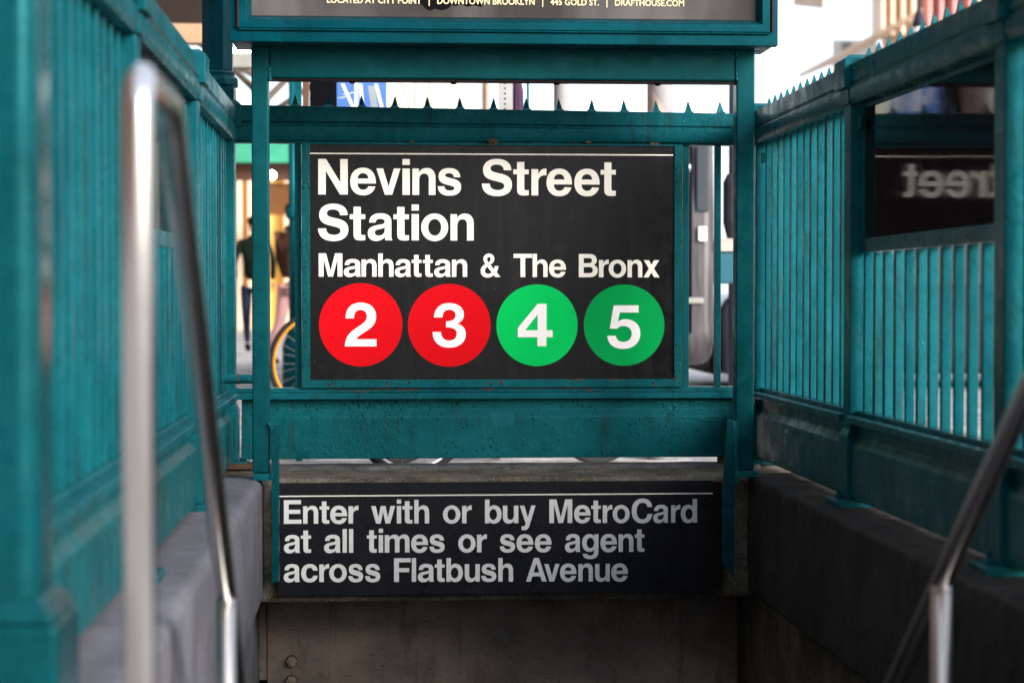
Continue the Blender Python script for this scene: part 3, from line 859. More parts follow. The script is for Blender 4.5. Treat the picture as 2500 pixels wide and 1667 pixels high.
# weld beads
def weld(path, r=.0032):
    m = MB(); 
    for i in range(len(path) - 1):
        a = Vector(path[i]); b = Vector(path[i + 1]); n = max(2, int((b - a).length / .0045))
        for k in range(n):
            c = a + (b - a) * (k + random.uniform(-.3, .3)) / n + Vector((random.uniform(-.001, .001), 0, random.uniform(-.001, .001)))
            rr = r * random.uniform(.7, 1.35)
            m.lathe(c.x, c.y, [(rr * .4, c.z - rr), (rr, c.z - rr * .4), (rr, c.z + rr * .4), (rr * .4, c.z + rr)], 7)
    return m
obj('weld_bead', weld([(lx1, YP + .001, zb1 - .01), (lx1, YP + .001, zb0 + .03)], .002), M['teal'], pf, smooth=True)
obj('weld_bead', weld([(lx1 + .001, YP + .001, zb0 + .04), (lx1 + .004, YP - .001, zb0 - .003), (lx1 + .012, YP + .02, zb0 - .004)], .005), M['teal'], pf, smooth=True)
obj('weld_bead', weld([(rx0 - .009, YP + .001, zb1 - .01), (rx0 - .009, YP + .001, zb0 + .002)], .0045), M['teal'], pf, smooth=True)
# base plates
obj('base_plate', MB().box(lx0 + .002, lx1 + .004, YP - .012, YP + .09, KT - .002, KT + .021), M['teal'], pf, bevel=.002)
obj('base_plate', MB().box(rx0 - .012, rx1 + .012, YP - .012, YP + .09, KT - .002, KT + .021), M['teal'], pf, bevel=.002)
# hanging clamp plates
Yc = YP - .014
l0, l1 = X(661, Yc), X(679, Yc)
obj('left_strap', MB().box(l0, l1, Yc, Yc + .004, Z(1419, Yc), Z(1036, Yc)).box(l1 - .004, l1, Yc + .004, Yc + .078, Z(1419, Yc), Z(1036, Yc)), M['teal_smooth'], pf, bevel=.0015)
zt, zm, zl, ze = Z(1026, Yc), Z(1185, Yc), Z(1380, Yc), Z(1412, Yc)
sp_ = MB()
xs0, xs1, xw0, xw1, xe = X(1776, Yc), X(1787, Yc), X(1765, Yc), X(1798, Yc), X(1809, Yc)
prof = [(xs0, zt), (xs1 + .003, zt - .004), (xw1 - .004, zm), (xw1 - .004, ze), (X(1790, Yc), ze - .002), (X(1763, Yc), zl), (X(1766, Yc), zm)]
sp_.prism(prof, lambda u, v, t: (u, t, v), Yc, Yc + .004)
obj('right_strap', sp_, M['teal_smooth'], pf, bevel=.001)
obj('right_strap_flange', MB().add([(xs1 + .0035, Yc, zt - .004), (xs1 + .0190, Yc + .004, zt - .010), (xw1 + .012, Yc + .004, zm), (xw1 - .0035, Yc, zm), (xs1 + .0035, Yc + .05, zt - .004), (xs1 + .0190, Yc + .05, zt - .010), (xw1 + .012, Yc + .05, zm), (xw1 - .0035, Yc + .05, zm)],
    [(0, 1, 2, 3), (4, 7, 6, 5), (0, 4, 5, 1), (1, 5, 6, 2), (2, 6, 7, 3), (3, 7, 4, 0)]), M['teal'], pf, bevel=.001)
obj('weld_bead', weld([(lx1, Yc + .004, Z(1034, Yc)), (l0 + .002, Yc, Z(1048, Yc))], .0045), M['teal'], pf, smooth=True)
obj('weld_bead', weld([(xs1 + .02, Yc + .004, zt - .01), (xs1 + .022, Yc + .004, zt - .07)], .003), M['teal'], pf, smooth=True)
obj('weld_bead', weld([(l0 + .001, Yc, Z(1155, Yc)), (l0 + .002, Yc, Z(1172, Yc))], .004), M['teal'], pf, smooth=True)

# ------------------------------------------------------------------ billboard above
YB = 6.33
bb = thing('billboard', (.40, YB, 1.567), 'blue green hinged poster case above the station sign with grey film poster', 'billboard')
bx0, bx1 = X(560, YB, 50), X(1900, YB, 50)
bz0 = Z(104, YB); bz1 = 2.75
def frame_rects(x0, x1, z0, z1, w):
    return [(x0, x1, z0, z0 + w), (x0, x1, z1 - w, z1), (x0, x0 + w, z0 + w, z1 - w), (x1 - w, x1, z0 + w, z1 - w)]
def mitre_frame(mb, x0, x1, z0, z1, w, yo, yi, yb):
    """picture frame whose face slopes from depth yo at the outer edge to yi at the inner edge; back at yb"""
    o_ = [(x0, z0), (x1, z0), (x1, z1), (x0, z1)]
    i_ = [(x0 + w, z0 + w), (x1 - w, z0 + w), (x1 - w, z1 - w), (x0 + w, z1 - w)]
    vs = [(p[0], yo, p[1]) for p in o_] + [(p[0], yi, p[1]) for p in i_] + [(p[0], yb, p[1]) for p in i_] + [(p[0], yb, p[1]) for p in o_]
    fs = []
    for k in range(4):
        n_ = (k + 1) % 4
        for L in range(4):
            a = L * 4; b = ((L + 1) % 4) * 4
            fs.append((a + k, a + n_, b + n_, b + k))
    mb.add(vs, fs)
    return mb
Yw = YB
fw = (104 - 78) / (FPX / YB)
obj('case', MB().box(bx0 + .004, bx1 - .004, YB + .042, YB + .27, bz0 + .004, bz1 - .004), M['bluegreen'], bb, bevel=.004)
obj('outer_frame', mitre_frame(MB(), bx0, bx1, bz0, bz1, fw, YB + .004, YB, YB + .0405), M['bluegreen'], bb, bevel=.002)
ix0, ix1, iz0, iz1 = X(585, YB), X(1876, YB), Z(72, YB), bz1 - .05
w2 = (72 - 53) / (FPX / YB)
df = obj('door_frame', mitre_frame(MB(), ix0, ix1, iz0, iz1, w2, YB - .012, YB - .013, YB + .036), M['bluegreen'], bb, bevel=.0015)
w3 = (53 - 42) / (FPX / YB)
obj('door_bevel', mitre_frame(MB(), ix0 + w2 + .0005, ix1 - w2 - .0005, iz0 + w2 + .0005, iz1 - w2 - .0005, w3, YB - .011, YB + .016, YB + .036), M['bluegreen'], df)
hz = Z(75, YB)
hinge = MB()
hp = obj('hinge', MB().tube([(ix0 + .002, YB - .006, hz), (ix1 - .002, YB - .006, hz)], .0028, 10), M['bluegreen'], bb)
kn0 = None
nk = 44
for k in range(nk):
    xk = ix0 + (ix1 - ix0) * (k + .5) / nk; L = (ix1 - ix0) / nk * .46
    if kn0 is None: kn0 = obj('knuckle', MB().tube([(xk - L, YB - .006, hz), (xk + L, YB - .006, hz)], .0036, 10), M['bluegreen'], hp, origin=(xk, YB, hz))
    else:
        c_ = kn0.copy(); col.objects.link(c_); c_.parent = hp; c_.location = Vector((xk, YB, hz)) - wpos(hp)
obj('hinge_rod', MB().tube([(X(583, YB), YB - .009, iz0 + .001), (X(583, YB), YB - .009, bz1 - .04)], .0048, 12), M['brown_metal'], bb)
obj('hinge_rod', MB().tube([(X(1882, YB), YB - .009, iz0 + .001), (X(1882, YB), YB - .009, bz1 - .04)], .0052, 12), M['brown_metal'], bb)
def poster_mat():
    t = NT('grey_poster_print')
    n = t.noise(3.5, 4, vec=t.mapv((1, 1, .25)), dist=.5)
    c = t.mix(t.ramp(n, .35, .65), (.035, .030, .027), (.10, .095, .092))
    t.color(c)
    t.set('Roughness', .12)
    t.set('Specular IOR Level', .12)
    return t.m
pxl, pxr = ix0 + w2 + w3, ix1 - w2 - w3
pz0, pz1 = iz0 + w2 + w3, iz1 - w2 - w3
po = obj('poster', MB().box(pxl, pxr, YB + .020, YB + .030, pz0, pz1), poster_mat(), bb)
# dark torn landscape silhouette printed on the poster
YPz = YB + .020
sil = [(1012, -30), (1016, 4), (1030, 12), (1040, 22), (1050, 27), (1062, 22), (1078, 26), (1094, 22), (1104, 12), (1112, 16), (1126, 11), (1140, 17), (1160, 14), (1176, 18), (1180, 8), (1172, -2), (1180, -30)]
pts = [aty(a, b, YPz) for a, b in sil]
obj('print', from_poly2d([[(p.x, p.z) for p in pts]], lambda u, v, d: (u, YPz - .0010 + d, v), .0010), M['black'], po)
fc = bpy.data.curves.new('poster_line', 'FONT')
fc.body = 'LOCATED AT CITY POINT   |   DOWNTOWN BROOKLYN   |   445 GOLD ST.   |   DRAFTHOUSE.COM'
fc.size = 1; fc.offset = .018; fc.resolution_u = 3; fc.extrude = 0
fo = bpy.data.objects.new('poster_line', fc); col.objects.link(fo)
bpy.context.view_layer.update()
me = bpy.data.meshes.new_from_object(fo.evaluated_get(bpy.context.evaluated_depsgraph_get()))
bpy.data.objects.remove(fo)
xsv = [v.co.x for v in me.vertices]
ysv = [v.co.y for v in me.vertices]
caph = .73
a0 = aty(798, 7.5, YPz); a1 = aty(1670, 8.0, YPz)
kx = (a1.x - a0.x) / (max(xsv) - min(xsv)); kz = 15.5 / (FPX / YPz) / caph
for v in me.vertices:
    u, w_ = v.co.x, v.co.y
    v.co = Vector((a0.x + (u - min(xsv)) * kx, YPz - .0016, a0.z + w_ * kz)) - wpos(bb)
me.materials.clear(); me.materials.append(M['cream'])
lo = bpy.data.objects.new('lettering', me); col.objects.link(lo); lo.parent = po; lo.location = -(wpos(po) - wpos(bb))
obj('glazing_bead', MB().box(pxl, pxr, YB + .0165, YB + .0195, pz0, pz0 + .003), M['brown_metal'], bb)

# ------------------------------------------------------------------ station sign
YF = 7.008      # front of the frame
YG = 7.016      # front of the black panel
ss = thing('station_sign', (.4, YG, .45), 'large black Nevins Street Station sign with four coloured route discs', 'sign')
fx0, fx1 = X(737, YF, 640), X(1666, YF, 640)
gx0, gx1 = X(757, YG, 640), X(1645.5, YG, 640)
gz0, gz1 = Z(926, YG, 1200), Z(355.5, YG, 1200)
fz0, fz1 = .4245, 1.2918
obj('panel', MB().box(gx0 - .004, gx1 + .004, YG, YG + .006, gz0 - .004, gz1 + .004), M['sign_black'], ss)
obj('frame', MB().box(fx0, gx0, YF, YF + .03, fz0, fz1), M['teal_panel'], ss, bevel=.0012)
obj('frame', MB().box(gx1, fx1, YF, YF + .03, fz0, fz1), M['teal_panel'], ss, bevel=.0012)
obj('frame', MB().box(gx0 + .0003, gx1 - .0003, YF, YF + .03, gz1, fz1), M['teal_worn'], ss, bevel=.0012)
obj('frame', MB().box(gx0 + .0003, gx1 - .0003, YF, YF + .03, fz0, gz0), M['teal_worn'], ss, bevel=.0012)
rz = Z(377, YG, 1200)
obj('rule', MB().box(gx0 + .0002, gx1 - .0002, YG - .0012, YG, rz - .0023, rz + .0023), M['letter_white'], ss)
def line(sign, letters, base, cap, Y, mat, sx=None, off=None):
    for item in letters:
        ch, a, b = item[:3]
        t = ((a + b) / 2 - off[0]) / (off[1] - off[0])
        obj('letter', glyph_mesh(MB(), ch, a, b, base[0] + (base[1] - base[0]) * t, cap, Y), mat, sign)
line(ss, [('N', 777.1, 849.1), ('e', 855, 917.7), ('v', 918.9, 977.9), ('i', 982.6, 1000.6), ('n', 1006.9, 1063.3), ('s', 1068.7, 1125.8), ('S', 1176.3, 1250.1), ('t', 1253.1, 1290.9), ('r', 1297.3, 1334.1), ('e', 1334.1, 1396.3), ('e', 1402, 1463.8), ('t', 1466.2, 1503.2)],
     (475, 478.4), 86.6, YG, M['letter_white'], off=(777, 1503))
line(ss, [('S', 776.6, 850.5), ('t', 854, 891.8), ('a', 897.9, 957.8), ('t', 960.7, 998.4), ('i', 1005, 1022.5), ('o', 1028.2, 1094.2), ('n', 1099.9, 1156.5)],
     (586.3, 587.6), 86.6, YG, M['letter_white'], off=(777, 1156))
line(ss, [('M', 778.3, 835.9), ('a', 839.2, 880.9), ('n', 882.8, 919.4), ('h', 923.6, 960.7), ('a', 964, 1003.2), ('t', 1005, 1028.9), ('t', 1032.4, 1056.5), ('a', 1060, 1100.4), ('n', 1103.4, 1140.5), ('&', 1173.3, 1222), ('T', 1253.6, 1299.1), ('h', 1300.3, 1336.9), ('e', 1340.4, 1381.7), ('B', 1413.1, 1459.1), ('r', 1462.2, 1486.2), ('o', 1486, 1528.5), ('n', 1532, 1567.9), ('x', 1570.5, 1609.9)],
     (675.2, 677.3), 56.6, YG, M['letter_white'], off=(778, 1610))
for (cxp, cyp, rp, mt, dg, dx0, dx1, dy0, dy1) in (
        (880.9, 792.9, 101.3, 'red', '2', 841.8, 919.2, 738.7, 845.4), (1096.9, 794.1, 101.0, 'red', '3', 1055.9, 1137.3, 739.9, 848.6),
        (1311.2, 794.0, 99.9, 'green_lit', '4', 1264, 1349.1, 741.8, 845.3), (1523.8, 793.8, 99.6, 'green_shaded', '5', 1482.5, 1563.2, 745.6, 851.7)):
    c = aty(cxp, cyp, YG)
    rr = rp / (FPX / YG)
    bu = obj('route_disc', MB().disc((c.x, YG, c.z), rr, (0, -1, 0), .0010, 96), M[mt], ss,
             label={'2': 'red disc with numeral 2', '3': 'red disc with numeral 3', '4': 'lit green disc with numeral 4', '5': 'green disc with numeral 5, shade painted in'}[dg])
    obj('numeral', glyph_mesh(MB(), dg, dx0, dx1, dy1, 100, YG - .0012, full=(dy0, dy1)), M['numeral'], bu)
def scr(px, py, Y, parent, r=.0038):
    c = aty(px, py, Y); c.y = Y
    s_ = obj('screw', MB().lathe(0, 0, [(.001, 0), (r, .0)], 3), M['screw'], parent) if False else obj('screw', MB().disc(c, r, (0, -1, 0), .0022, 12), M['screw'], parent, bevel=.0006)
    return s_
def chip(px, py, w, h, Y, parent, mat):
    """an irregular flake of bare primer a fraction of a millimetre proud"""
    n = 11; pts = []
    for k in range(n):
        a = 2 * math.pi * k / n; q = random.uniform(.55, 1.15)
        p = aty(px + w / 2 * math.cos(a) * q, py + h / 2 * math.sin(a) * q, Y)
        pts.append((p.x, p.z))
    return from_poly2d([pts], lambda u, v, d: (u, Y - .0005 + d, v), .0005)
for (px, py) in ((770, 344), (973, 346), (1196, 350), (1441, 350), (749, 438), (747, 652), (746, 845), (804, 938), (946, 935), (1000, 933), (1200, 938), (1224, 937), (1397, 936), (1595, 935), (1654, 442), (1654, 641), (1651, 843), (1650, 921), (804, 344), (1006, 348), (1410, 352), (1600, 352)):
    scr(px, py, YF, ss, .0036 if py not in (344, 348, 352) else .0024)
for (px, py, w, h) in ((1203, 345, 26, 16), (1199, 352, 20, 10), (1436, 347, 14, 7), (1405, 352, 9, 9), (1597, 352, 26, 8), (1004, 347, 16, 9), (947, 938, 8, 16), (804, 940, 7, 12), (1223, 934, 11, 13), (1650, 924, 14, 5), (1196, 934, 10, 8), (1411, 926, 48, 4), (1500, 926, 40, 3), (1600, 940, 8, 10)):
    obj('primer_chip', chip(px, py, w, h, YF, ss, None), M['rust'], ss)
for (px, py, w, h) in ((830, 949, 50, 4), (935, 949, 90, 6), (1000, 950, 70, 5), (1190, 948, 46, 12), (1270, 943, 40, 8), (1300, 947, 150, 4), (1400, 947, 80, 5), (1440, 952, 20, 6), (880, 955, 60, 3)):
    obj('primer_chip', chip(px, py, w, h, YE - .031, ef, None), M['rust_pink'] if 'rust_pink' in M else M['rust'], ef)

# ------------------------------------------------------------------ lower sign on the end kerb
YL = 6.585
ls = thing('lower_sign', (.45, YL, -.05), 'black metal sign under the railing about entering with or buying a card', 'sign')
sx0, sx1 = X(678, YL, 1300), X(1739.5, YL, 1300)
sz0, sz1 = Z(1449, YL, 1200), Z(1175.5, YL, 1200)
obj('panel', MB().box(sx0, sx1, YL, YL + .004, sz0, sz1), M['sign_black_low'], ls, bevel=.001)
obj('backing', MB().box(sx0 + .01, sx1 + .03, YL + .0045, YL + .034, sz0 + .01, sz1 - .006), M['brown_metal'], ls)
rz = Z(1207.5, YL, 1200)
obj('rule', MB().box(sx0 + .001, sx1, YL - .001, YL, rz - .0019, rz + .0019), M['letter_white'], ls)
def seq(s, items, x0=600.0, k=3.6185): return [(c, x0 + a / k, x0 + b / k) for c, (a, b) in zip(s, items)]
L1 = seq('Enterwithorb', [(337, 492), (507, 640), (652, 738), (746, 896), (908, 996), (1107, 1320), (1335, 1373), (1384, 1472), (1489, 1620), (1742, 1896), (1911, 1996), (2113, 2260)]) + \
     seq('uyMetroCard', [(100, 237), (250, 388), (510, 713), (729, 875), (880, 965), (982, 1066), (1070, 1220), (1238, 1420), (1428, 1563), (1586, 1667), (1672, 1815)], 1200)
line(ls, L1, (1277.9, 1275.1), 57.6, YL, M['letter_grey'], off=(693, 1700))
L2 = seq('atalltimesor', [(337, 480), (487, 577), (692, 838), (856, 893), (912, 950), (1070, 1157), (1175, 1213), (1228, 1447), (1461, 1610), (1622, 1757), (1877, 2030), (2043, 2130)]) + \
     seq('seeagent', [(73, 208), (220, 369), (383, 530), (648, 785), (800, 945), (962, 1108), (1122, 1253), (1265, 1350)], 1200)
line(ls, L2, (1348.8, 1346.0), 57.6, YL, M['letter_grey'], off=(693, 1573))
L3 = seq('acrossFlatbus', [(335, 477), (490, 636), (650, 737), (737, 893), (906, 1037), (1055, 1188), (1310, 1457), (1467, 1505), (1520, 1663), (1670, 1757), (1773, 1918), (1935, 2067), (2080, 2213)]) + \
     seq('hAvenue', [(60, 190), (305, 487), (466, 600), (605, 750), (767, 895), (915, 1045), (1058, 1205)], 1200)
line(ls, L3, (1419.9, 1418.2), 57.6, YL, M['letter_grey'], off=(693, 1533))

# ------------------------------------------------------------------ stainless handrails
def arc(c, r, a0, a1, n=8):
    return [(c[0] + r * math.cos(R(a0 + (a1 - a0) * k / n)), c[1] + r * math.sin(R(a0 + (a1 - a0) * k / n))) for k in range(n + 1)]
def handrail(x, label, yfirst=2.30, ztop=1.005, slope=-.85):
    h = thing('handrail', (x, 2.3, 0), label, 'handrail')
    r = .019
    pts = [(yfirst, -.15), (yfirst, ztop - .06)] + arc((yfirst + .045, ztop - .045), .045, 180, 95, 6)
    yk = 2.66
    pts += [(yk - .03, ztop - .003), (yk, ztop - .014), (yk + .022, ztop - .031)]
    y_end = 6.6
    pts += [(y_end, ztop - .031 + slope * (y_end - yk - .022))]
    obj('rail', MB().tube([(x, p[0], p[1]) for p in pts], r, 28), M['steel'], h, smooth=True)
    for yp in (3.58 if x < 0 else 3.44, 5.2):
        zt_ = ztop - .031 + slope * (yp - yk - .022) - .019
        obj('support_post', MB().tube([(x, yp, zt_ + .01), (x, yp, zt_ - .95)], .0185, 24), M['steel_dull'], h, smooth=True)
        obj('weld_ring', MB().torus((x, yp, zt_ + .004), .0186, .0016, 'Z', 24, 6), M['steel'], h, smooth=True)
    return h
handrail(-.277, 'near stainless steel handrail with upright loop in front of the left railing')
handrail(1.0, 'stainless steel handrail sloping down in front of the right kerb', 2.30, .862, -.777)

# ------------------------------------------------------------------ background: left side
shed = thing('sidewalk_shed', (-3.4, 16, 0), 'scaffold shed with tan timber header beams beyond the left railing', 'scaffold')
xw0, xw1 = -7.5, X(760, 15.5)
obj('header_beam', MB().box(-7.5, X(545, 14), 14.0, 14.15, Z(110, 14), Z(62, 14)), M['wood_tan'], shed, bevel=.01)
obj('header_beam', MB().box(-7.5, X(700, 16), 16.0, 16.15, Z(168, 16), Z(131, 16)), M['grey'], shed, bevel=.01)
dz = Z(62, 14) + .02
obj('deck', MB().box(-7.5, X(520, 14) , 14.0, 16.1, dz + .22, dz + .30), M['wood_brown'], shed)
for k in range(7):
    xk = -7.2 + k * .86
    obj('joist', MB().box(xk, xk + .07, 13.9, 16.1, dz + .04, dz + .218), M['galv'] if k % 2 else M['purple'], shed)
for k in range(2):
    obj('brace', MB().tube([(-6.5 + k * 1.4, 14.6, dz + .05), (-5.2 + k * 1.4, 15.8, dz - .28)], .03, 8), M['galv'], shed)
for (xk, yk) in ((-7.3, 14.08), (X(480, 14) - .6, 14.08), (-7.3, 16.0)):
    obj('leg', MB().tube([(xk, yk, 0), (xk, yk, dz)], .045, 10), M['galv'], shed)
for k, px in enumerate((572, 590, 604)):
    c = aty(px, 124, 16.3)
    obj('bulb', MB().lathe(c.x, c.y, [(.01, c.z - .02), (.024, c.z - .008), (.024, c.z + .01), (.01, c.z + .02)], 12), M['bulb'], shed, smooth=True)

fb = thing('frontage_building', (-9, 8, 0), 'dark brick building along the pavement behind the timber scaffold at upper left', 'building')
obj('wall', MB().box(-16, -7.6, -12, 44, 0, 17), M['brick_dark'], fb)
ob2 = thing('added_facing_building', (-16, -26, 0), 'added unseen dark brick building behind the stairwell entrance, there to darken reflections', 'building')  # unseen block added to darken reflections and lower the ambient light
obj('wall', MB().box(-34, -1.5, -34, -26, 0, 19), M['brick_dark'], ob2)
for i in range(9):
    for k in range(4):
        obj('window', MB().box(-33 + i * 3.5, -31.4 + i * 3.5, -26, -25.95, 3.4 + k * 3.9, 5.6 + k * 3.9), M['glass'], ob2)
YA = 30
shop = thing('shop_front', (-3, YA, 0), 'lit yellow shop with green awning and timber soffit far beyond the left gap', 'shop')
obj('wall', MB().box(-9, X(722, 44), 44, 45, 0, 3.6), M['yellow_wall'], shop)
obj('awning', MB().prism([(YA, Z(398, YA)), (YA + .05, Z(398, YA)), (YA + 1.6, Z(300, YA)), (YA + .3, Z(295, YA)), (YA, Z(300, YA))], lambda u, v, t: (t, u, v), -8, X(800, YA)), M['awning'], shop)
zq = Z(398, YA) + .06
obj('soffit', MB().box(-8, X(800, YA), YA + .06, YA + 4, zq - .02, zq + .06), M['wood_brown'], shop)
obj('soffit_beam', MB().box(-8, X(800, YA), YA + .4, YA + .7, Z(440, YA + .4), zq - .021), M['wood_brown'], shop)
pl0 = None
for k in range(10):
    y = YA + 4.0 + k * .9
    q = obj('soffit_plank', MB().box(X(655, y) - .02, X(800, y), y, y + .82, Z(462, YA + 4) + .05 - k * .015, Z(462, YA + 4) + .10 - k * .015), M['wood_orange'], shop)
c = aty(664, 428, YA - .2)
obj('soffit_lamp', MB().lathe(c.x, c.y, [(.01, c.z - .06), (.055, c.z - .03), (.055, c.z + .03), (.01, c.z + .06)], 12), M['bulb'], shop, smooth=True)
for px in (586, 612, 640, 700):
    obj('mullion', MB().box(X(px, 43.8) - .05, X(px, 43.8) + .05, 43.7, 43.9, 0, 4), M['tan_wall'], shop)

gp = thing('green_post', (X(712, 16), 16, 0), 'slim teal street post with a ring beside the left edge of the sign', 'post')
gx = X(716, 16)
obj('shaft', MB().tube([(gx, 16, 0), (gx, 16, 2.9)], .035, 12), M['teal'], gp, smooth=True)
obj('ring', MB().lathe(gx, 16, [(.04, Z(536, 16)), (.06, Z(530, 16)), (.06, Z(514, 16)), (.04, Z(508, 16))], 14), M['teal'], gp)
obj('foot', MB().lathe(gx, 16, [(.09, 0), (.09, .35), (.06, .42), (.04, .5)], 14), M['teal'], gp)

# people -----------------------------------------------------------
def skin_body(name, verts, edges, mat, parent, sub=1):
    me = bpy.data.meshes.new(name)
    base = wpos(parent)
    me.from_pydata([Vector(v[:3]) for v in verts], edges, [])
    o = bpy.data.objects.new(name, me); col.objects.link(o); o.parent = parent
    sk = o.modifiers.new('skin', 'SKIN'); sk.use_smooth_shade = True
    for i, v in enumerate(verts):
        r = v[3] if isinstance(v[3], tuple) else (v[3], v[3])
        me.skin_vertices[0].data[i].radius = r
    me.skin_vertices[0].data[0].use_root = True
    ss_ = o.modifiers.new('subsurf', 'SUBSURF'); ss_.levels = sub; ss_.render_levels = sub
    bpy.context.view_layer.update()
    dg = bpy.context.evaluated_depsgraph_get()
    nm = bpy.data.meshes.new_from_object(o.evaluated_get(dg))
    o.modifiers.clear(); o.data = nm
    nm.materials.clear(); nm.materials.append(mat)
    return o
def person(loc, facing, label, top, legs, hair, extra=None, step=.28, h=1.0, phase=1):
    p = thing('person', loc, label, 'person')
    p.rotation_euler = (0, 0, facing)
    # local: facing -Y
    s = h
    st_ = step * phase
    body = [(0, 0, .93*s, (.15, .11)), (0, -.01, 1.12*s, (.13, .10)), (0, 0, 1.34*s, (.17, .11)), (0, 0, 1.47*s, (.07, .065)), (0, -.01, 1.54*s, (.055, .055)),
            (-.17, 0, 1.41*s, .062), (-.24, st_*.4, 1.17*s, .047), (-.23, st_*.1 - .06, .95*s, .038),
            (.17, 0, 1.41*s, .062), (.24, -st_*.4, 1.17*s, .047), (.23, -st_*.5 - .08, .96*s, .038)]
    be = [(0, 1), (1, 2), (2, 3), (3, 4), (2, 5), (5, 6), (6, 7), (2, 8), (8, 9), (9, 10)]
    b = skin_body('body', body, be, top, p)
    lg = [(0, 0, .96*s, (.145, .11)), (-.095, 0, .84*s, .088), (-.10, -st_*.6, .48*s, .06), (-.10, -st_, .10*s, .043),
          (.095, 0, .84*s, .088), (.10, st_*.35, .48*s, .06), (.10, st_*1.1, .16*s, .043)]
    skin_body('trousers', lg, [(0, 1), (1, 2), (2, 3), (0, 4), (4, 5), (5, 6)], legs, p)
    hd = [(0, -.015, 1.53*s, .05), (0, -.02, 1.60*s, (.072, .085)), (0, -.02, 1.68*s, (.078, .095)), (0, -.01, 1.74*s, (.06, .075)), (0, -.10, 1.635*s, .018)]
    skin_body('head', hd, [(0, 1), (1, 2), (2, 3), (1, 4)], M['skin'], p)
    hr = [(0, .02, 1.62*s, .07), (0, .02, 1.70*s, (.085, .095)), (0, .0, 1.765*s, (.07, .08))]
    skin_body('hair', hr, [(0, 1), (1, 2)], hair, p)
    for (x, y, z) in ((-.23, st_*.1 - .085, .90*s), (.23, -st_*.5 - .105, .91*s)):
        hv = [(x, y, z + .03, .03), (x, y - .01, z - .03, (.018, .035))]; he = [(0, 1)]
        for f_ in range(4):
            hv.append((x, y - .035 + f_ * .018, z - .07, .008)); hv.append((x, y - .045 + f_ * .018, z - (.10, .11, .105, .09)[f_], .007))
            k_ = len(hv); he += [(1, k_ - 2), (k_ - 2, k_ - 1)]
        hv.append((x, y - .05, z - .02, .009)); hv.append((x, y - .065, z - .05, .008)); k_ = len(hv); he += [(0, k_ - 2), (k_ - 2, k_ - 1)]
        skin_body('hand', hv, he, M['skin'], p)
    for (x, y, z, t) in ((-.10, -st_, .05*s, 0), (.10, st_*1.1, .11*s, .5)):
        sh = [(x, y + .03, z + .02, .042), (x, y - .06, z - .005 - t*.02, (.044, .036)), (x, y - .17, z - .012 - t * .09, (.042, .027))]
        skin_body('shoe', sh, [(0, 1), (1, 2)], M['black'], p)
    return p
wp = aty(620, 862, 25.0)
per = person((wp.x, 25.0, 0), R(180), 'walking person in dark green jacket and jeans carrying a yellow bag', M['jacket_green'], M['jeans'], M['hair'], phase=-1)
bg = skin_body('bag', [(-.17, .17, 1.33, (.05, .03)), (-.15, .19, 1.15, (.085, .05)), (-.15, .19, 1.0, (.09, .05))], [(0, 1), (1, 2)], M['bag_yellow'], per)
bg['label'] = 'yellow bag'
wp2 = X(715, 21)
per2 = person((wp2, 21.0, 0), R(150), 'person in brown coat holding something red beside the teal street post', M['coat_brown'], M['pink'], M['hair'], phase=1, h=.98)
rb = skin_body('parcel', [(-.30, -.12, .92, .06), (-.30, -.12, .80, .07)], [(0, 1)], M['red_cloth'], per2)

# tree with bare limbs seen in the slot above the rail
def tree(x, y, label, seed, h=5.5):
    rnd = random.Random(seed)
    t = thing('bare_tree', (x, y, 0), label, 'tree')
    m = MB(); m.tube([(x, y, 0), (x + .02, y, 1.4), (x - .02, y, 2.9)], .075, 10, r1=.055)
    obj('trunk', m, M['bark'], t, smooth=True)
    m = MB()
    def br(p, d, L, r, dep):
        q = p + d * L * .5 + Vector((rnd.uniform(-.1, .1), rnd.uniform(-.1, .1), .03)) * L
        e = q + (d + Vector((rnd.uniform(-.3, .3), rnd.uniform(-.3, .3), rnd.uniform(-.1, .3)))).normalized() * L * .5
        m.tube([p, q, e], r, 6, r1=r * .55)
        if dep:
            for _ in range(3):
                dd = (d + Vector((rnd.uniform(-.9, .9), rnd.uniform(-.9, .9), rnd.uniform(-.4, .8)))).normalized()
                br(e if rnd.random() > .3 else q, dd, L * .66, r * .55, dep - 1)
    for k in range(6):
        a = k * 1.05
        br(Vector((x - .02, y, 2.5 + .15 * k)), Vector((math.cos(a), math.sin(a), .55)).normalized(), h * .28, .04, 4)
    obj('crown', m, M['bark'], t, smooth=True)
tree(X(637, 20), 20.0, 'bare branched street tree behind the left portal post', 3)

